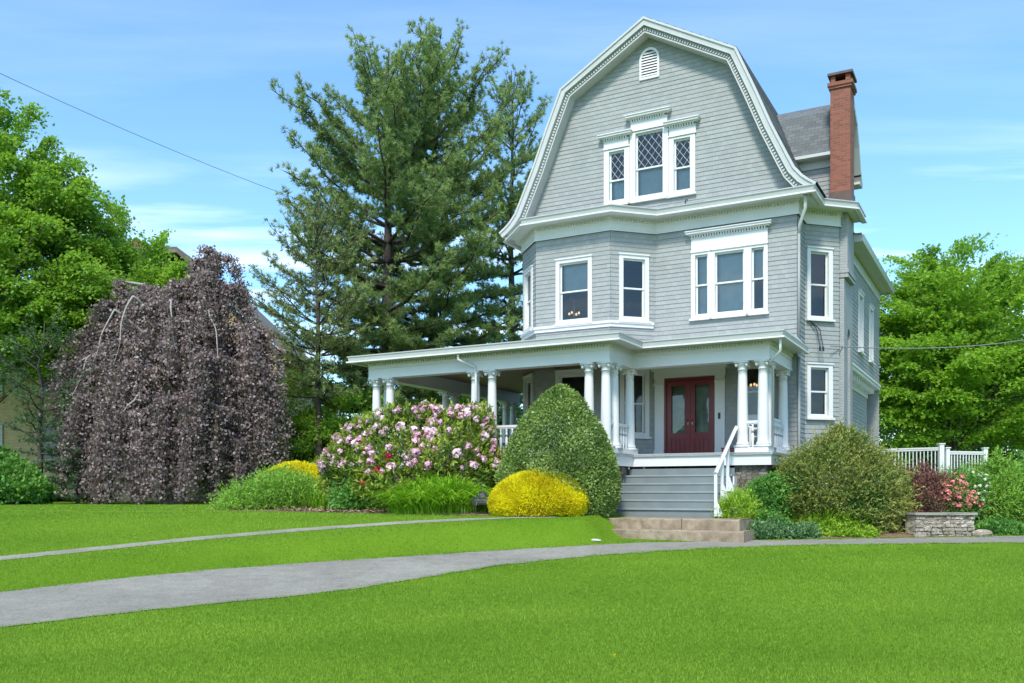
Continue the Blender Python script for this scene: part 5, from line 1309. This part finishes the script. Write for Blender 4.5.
# ------------------------------------------------------------------ overhead wires
def wire(name, label, a, b, sag, r, n=30, t0=0., t1=1.):
    a, b = np.array(a, float), np.array(b, float); m = MB(); pts = []
    for i in range(n + 1):
        t = t0 + (t1 - t0) * i / n; p = a + (b - a) * t; p[2] -= sag * 4 * t * (1 - t); pts.append(p - a)
    m.tube(pts, r, 5); o = m.build(name, M['steelwire'], None, True); o.location = a; tag(o, label, 'cable')
wire('overhead_cable', 'single grey overhead cable crossing the sky at the upper left into the pines', (W(-60, 30), 30, CAMZ + (492 - 45) / 904.3 * 30), (W(320, 46), 46, CAMZ + (492 - 207) / 904.3 * 46), .25, .013, t0=-1.3)
hx, hy = w2(2.62, 1.45)
wire('overhead_cable', 'pair of twisted service cable running from the house side towards the right edge', (hx + .15, hy - .2, CAMZ + 4.05), (W(1075, 33), 33, CAMZ + (492 - 330) / 904.3 * 33), .30, .016, t1=1.9)

# ------------------------------------------------------------------ grass blades
def in_drive(X, Y): return (Y < np.interp(X, UP[:, 0], UP[:, 1]) - .07) & (Y > np.interp(X, LO[:, 0], LO[:, 1]) + .07)
def grass():
    P = []
    def inside(poly, X, Y):
        c = np.zeros(len(X), bool); n = len(poly)
        for i in range(n):
            x1_, y1_ = poly[i]; x2_, y2_ = poly[(i + 1) % n]
            k = ((y1_ > Y) != (y2_ > Y)) & (X < (x2_ - x1_) * (Y - y1_) / (y2_ - y1_ + 1e-12) + x1_); c ^= k
        return c
    for ya, yb in ((6.6, 9), (9, 12), (12, 16), (16, 20), (20, 26), (26, 36)):
        den = lambda y: np.interp(y, [6.6, 9, 12, 16, 20, 26, 36], [6500, 4200, 2300, 1300, 700, 300, 120])
        n = int((yb - ya) * (yb * 1.2 + 8.4) * den(ya) * .92); Y = rng.uniform(ya, yb, n); X = rng.uniform(-1., 1., n) * (.60 * yb + 4.2)
        keep = rng.random(n) < den(Y) / den(ya); X, Y = X[keep], Y[keep]
        ok = (np.abs(X) < .60 * Y + 4.2) & ~in_drive(X, Y) & ~inside(bed, X, Y) & ~inside(rb, X, Y)
        # leave path, steps and the house clear
        py_ = np.interp(X, PT[:, 0], PT[:, 1]); pw = np.interp(X, PT[:, 0], PW); ok &= ~((Y < py_ - .05) & (Y > py_ - pw * .86) & (X < 1.8))
        du, dv = X - O[0], Y - O[1]; u = du * UA[0] + dv * UA[1]; v = du * VA[0] + dv * VA[1]
        ok &= ~((u > -9) & (v > -4.3)) & ~((u > -1.0) & (u < 2.6) & (v > -5.85)) & ~((u > 2.2) & (v > -4.8) & (Y > 20))
        X, Y = X[ok], Y[ok]; s = np.full(len(X), 1.) * np.interp(Y, [7, 14, 24, 36], [1, 1.5, 2.3, 3.2])
        P.append(np.stack([X, Y, ground(X, Y), s], -1))
    P = np.concatenate(P)
    for Q, m_, lo_, hi_ in ((UP, 9000, -.10, .05), (LO, 9000, -.05, .12)):        # longer tufts along the driveway edges
        X = rng.uniform(-9, 13, m_); off = np.where(Q is UP, 1, 1) * rng.uniform(lo_, hi_, m_) + .05 * np.sin(X * 5.1) + .04 * np.sin(X * 13.7)
        Y = np.interp(X, Q[:, 0], Q[:, 1]) + off; k_ = (Y > 6.6) & ~((Q is UP) & (X > 1.9) & (X < 5.6)); X, Y = X[k_], Y[k_]
        P = np.r_[P, np.stack([X, Y, ground(X, Y), np.interp(Y, [7, 14, 24], [1.5, 2.0, 2.6])], -1)]
    n = len(P); s = P[:, 3:]
    a = rng.uniform(0, 6.3, n); lean = rng.uniform(.2, 1.1, n); D = np.stack([np.cos(a) * lean, np.sin(a) * lean, np.ones(n)], -1)
    H = rng.uniform(.013, .032, n)[:, None] * (.75 + .25 * s); w = .0031 * s; sd = np.stack([-np.sin(a), np.cos(a), 0 * a], -1)
    V = np.empty((n, 3, 3)); b0 = P[:, :3] - np.array([0, 0, .004]); V[:, 0] = b0 - sd * w; V[:, 1] = b0 + sd * w; V[:, 2] = b0 + D * H
    big = np.sin(P[:, 0] * 1.3 + P[:, 1] * .7) * .5 + np.sin(P[:, 0] * .45 - P[:, 1] * 1.1 + 1) * .5
    r_ = np.random.default_rng(77); band = np.zeros(n)
    for i in range(14): band += np.sin(P[:, 0] * r_.normal() * .8 + P[:, 1] * r_.normal() * 3.2 + r_.uniform(0, 6.3))
    tint = np.clip(.42 + .10 * big + .030 * band + rng.uniform(-.3, .3, n) + .35 * (rng.random(n) < .06), 0, 1)
    o = npmesh('lawn_grass', V.reshape(-1, 3), np.arange(n * 3).reshape(n, 3), M['grass'], None, np.repeat(tint, 3))
    tag(o, 'short mown grass of the front and upper lawn', 'grass', None, 'stuff')
    return n
ng = grass()
# a few dandelions
for k, (px, Y) in enumerate(((614, 8.1),)):
    x = W(px, Y); t = empty('dandelion', (x, Y, gz(x, Y)), 'tiny yellow dandelion in the front lawn near the bottom edge', 'flower')
    m = MB(); m.tube([(0, 0, 0), (.004, 0, .05)], .002, 5); m.build('stem', M['perennial'], t)
    o = link('flower_head', blossom_mesh(M['yellow'], .014, 30, 9), t); o.location = (.004, 0, .052)

# ------------------------------------------------------------------ sky, sun, camera
SUN_EL, SUN_AZ = 50., None
a_off = R(104.)                                  # sun stands to the left, slightly in front of the facade
hdir = -UA * math.cos(a_off) + (-VA) * math.sin(a_off)      # horizontal direction towards the sun
saz = math.atan2(hdir[0], hdir[1])              # from +Y clockwise
w = bpy.data.worlds.new('World'); SC.world = w; w.use_nodes = True
nt = w.node_tree; bg = nt.nodes['Background']
sky = N(nt, 'ShaderNodeTexSky', sky_type='NISHITA', sun_disc=False, sun_elevation=R(SUN_EL), sun_rotation=saz, altitude=100., air_density=1.0, dust_density=1.2, ozone_density=1.4)
tc = N(nt, 'ShaderNodeTexCoord'); sep = N(nt, 'ShaderNodeSeparateXYZ'); nt.links.new(tc.outputs['Generated'], sep.inputs[0])
# thin cirrus: noise on a flat sheet overhead
zc = N(nt, 'ShaderNodeMath', operation='MAXIMUM'); zc.inputs[1].default_value = .06; nt.links.new(sep.outputs[2], zc.inputs[0])
dv = N(nt, 'ShaderNodeVectorMath', operation='DIVIDE'); cb = N(nt, 'ShaderNodeCombineXYZ')
for i in range(3): nt.links.new(zc.outputs[0], cb.inputs[i])
nt.links.new(tc.outputs['Generated'], dv.inputs[0]); nt.links.new(cb.outputs[0], dv.inputs[1])
mp = N(nt, 'ShaderNodeMapping'); mp.inputs['Scale'].default_value = (.42, 1.5, 0); mp.inputs['Rotation'].default_value = (0, 0, R(-8)); mp.inputs['Location'].default_value = (2.3, 1.1, 0)
nt.links.new(dv.outputs[0], mp.inputs[0])
cn = N(nt, 'ShaderNodeTexNoise', Scale=1.15, Detail=9, Roughness=.56, Distortion=.35); nt.links.new(mp.outputs[0], cn.inputs['Vector'])
cr = ramp(nt, cn.outputs['Fac'], [(.49, (0, 0, 0)), (.80, (1, 1, 1))])
cl_ = N(nt, 'ShaderNodeMath', operation='MULTIPLY'); cl_.inputs[1].default_value = .95; nt.links.new(cr, cl_.inputs[0])
hi = N(nt, 'ShaderNodeMapRange'); hi.inputs['From Min'].default_value = .20; hi.inputs['From Max'].default_value = .34; hi.inputs['To Min'].default_value = 1.; hi.inputs['To Max'].default_value = .10
nt.links.new(sep.outputs[2], hi.inputs['Value'])
cm = N(nt, 'ShaderNodeMath', operation='MULTIPLY'); nt.links.new(cl_.outputs[0], cm.inputs[0]); nt.links.new(hi.outputs[0], cm.inputs[1])
clear = mixc(nt, 1., sky.outputs[0], (.70, .95, 1.10), 'MULTIPLY')
mx = mixc(nt, cm.outputs[0], clear, (7.6, 7.9, 8.2))
nt.links.new(mx, bg.inputs['Color']); bg.inputs['Strength'].default_value = .15
sl = bpy.data.lights.new('sun', 'SUN'); sl.energy = 2.35; sl.angle = R(10); sl.color = (1., .945, .85)
so = bpy.data.objects.new('sun', sl); COL.objects.link(so)
from mathutils import Vector
dirv = Vector((hdir[0] * math.cos(R(SUN_EL)), hdir[1] * math.cos(R(SUN_EL)), math.sin(R(SUN_EL))))
so.rotation_euler = dirv.to_track_quat('Z', 'Y').to_euler(); so.location = (0, 0, 40)
cam = bpy.data.cameras.new('camera'); co = bpy.data.objects.new('camera', cam); COL.objects.link(co)
co.location = (0, 0, CAMZ); co.rotation_euler = (R(90), 0, 0)
cam.sensor_width = 36.; cam.lens = 904.3 / 1024 * 36; cam.shift_y = 150.5 / 1024; cam.clip_start = .1; cam.clip_end = 5000
SC.camera = co
vs = SC.view_settings; vs.view_transform = 'Standard'; vs.look = 'None'; vs.gamma = 1; vs.exposure = .98; vs.use_curve_mapping = False
SC.cycles.max_bounces = 8; SC.cycles.transparent_max_bounces = 12; SC.cycles.use_denoising = True
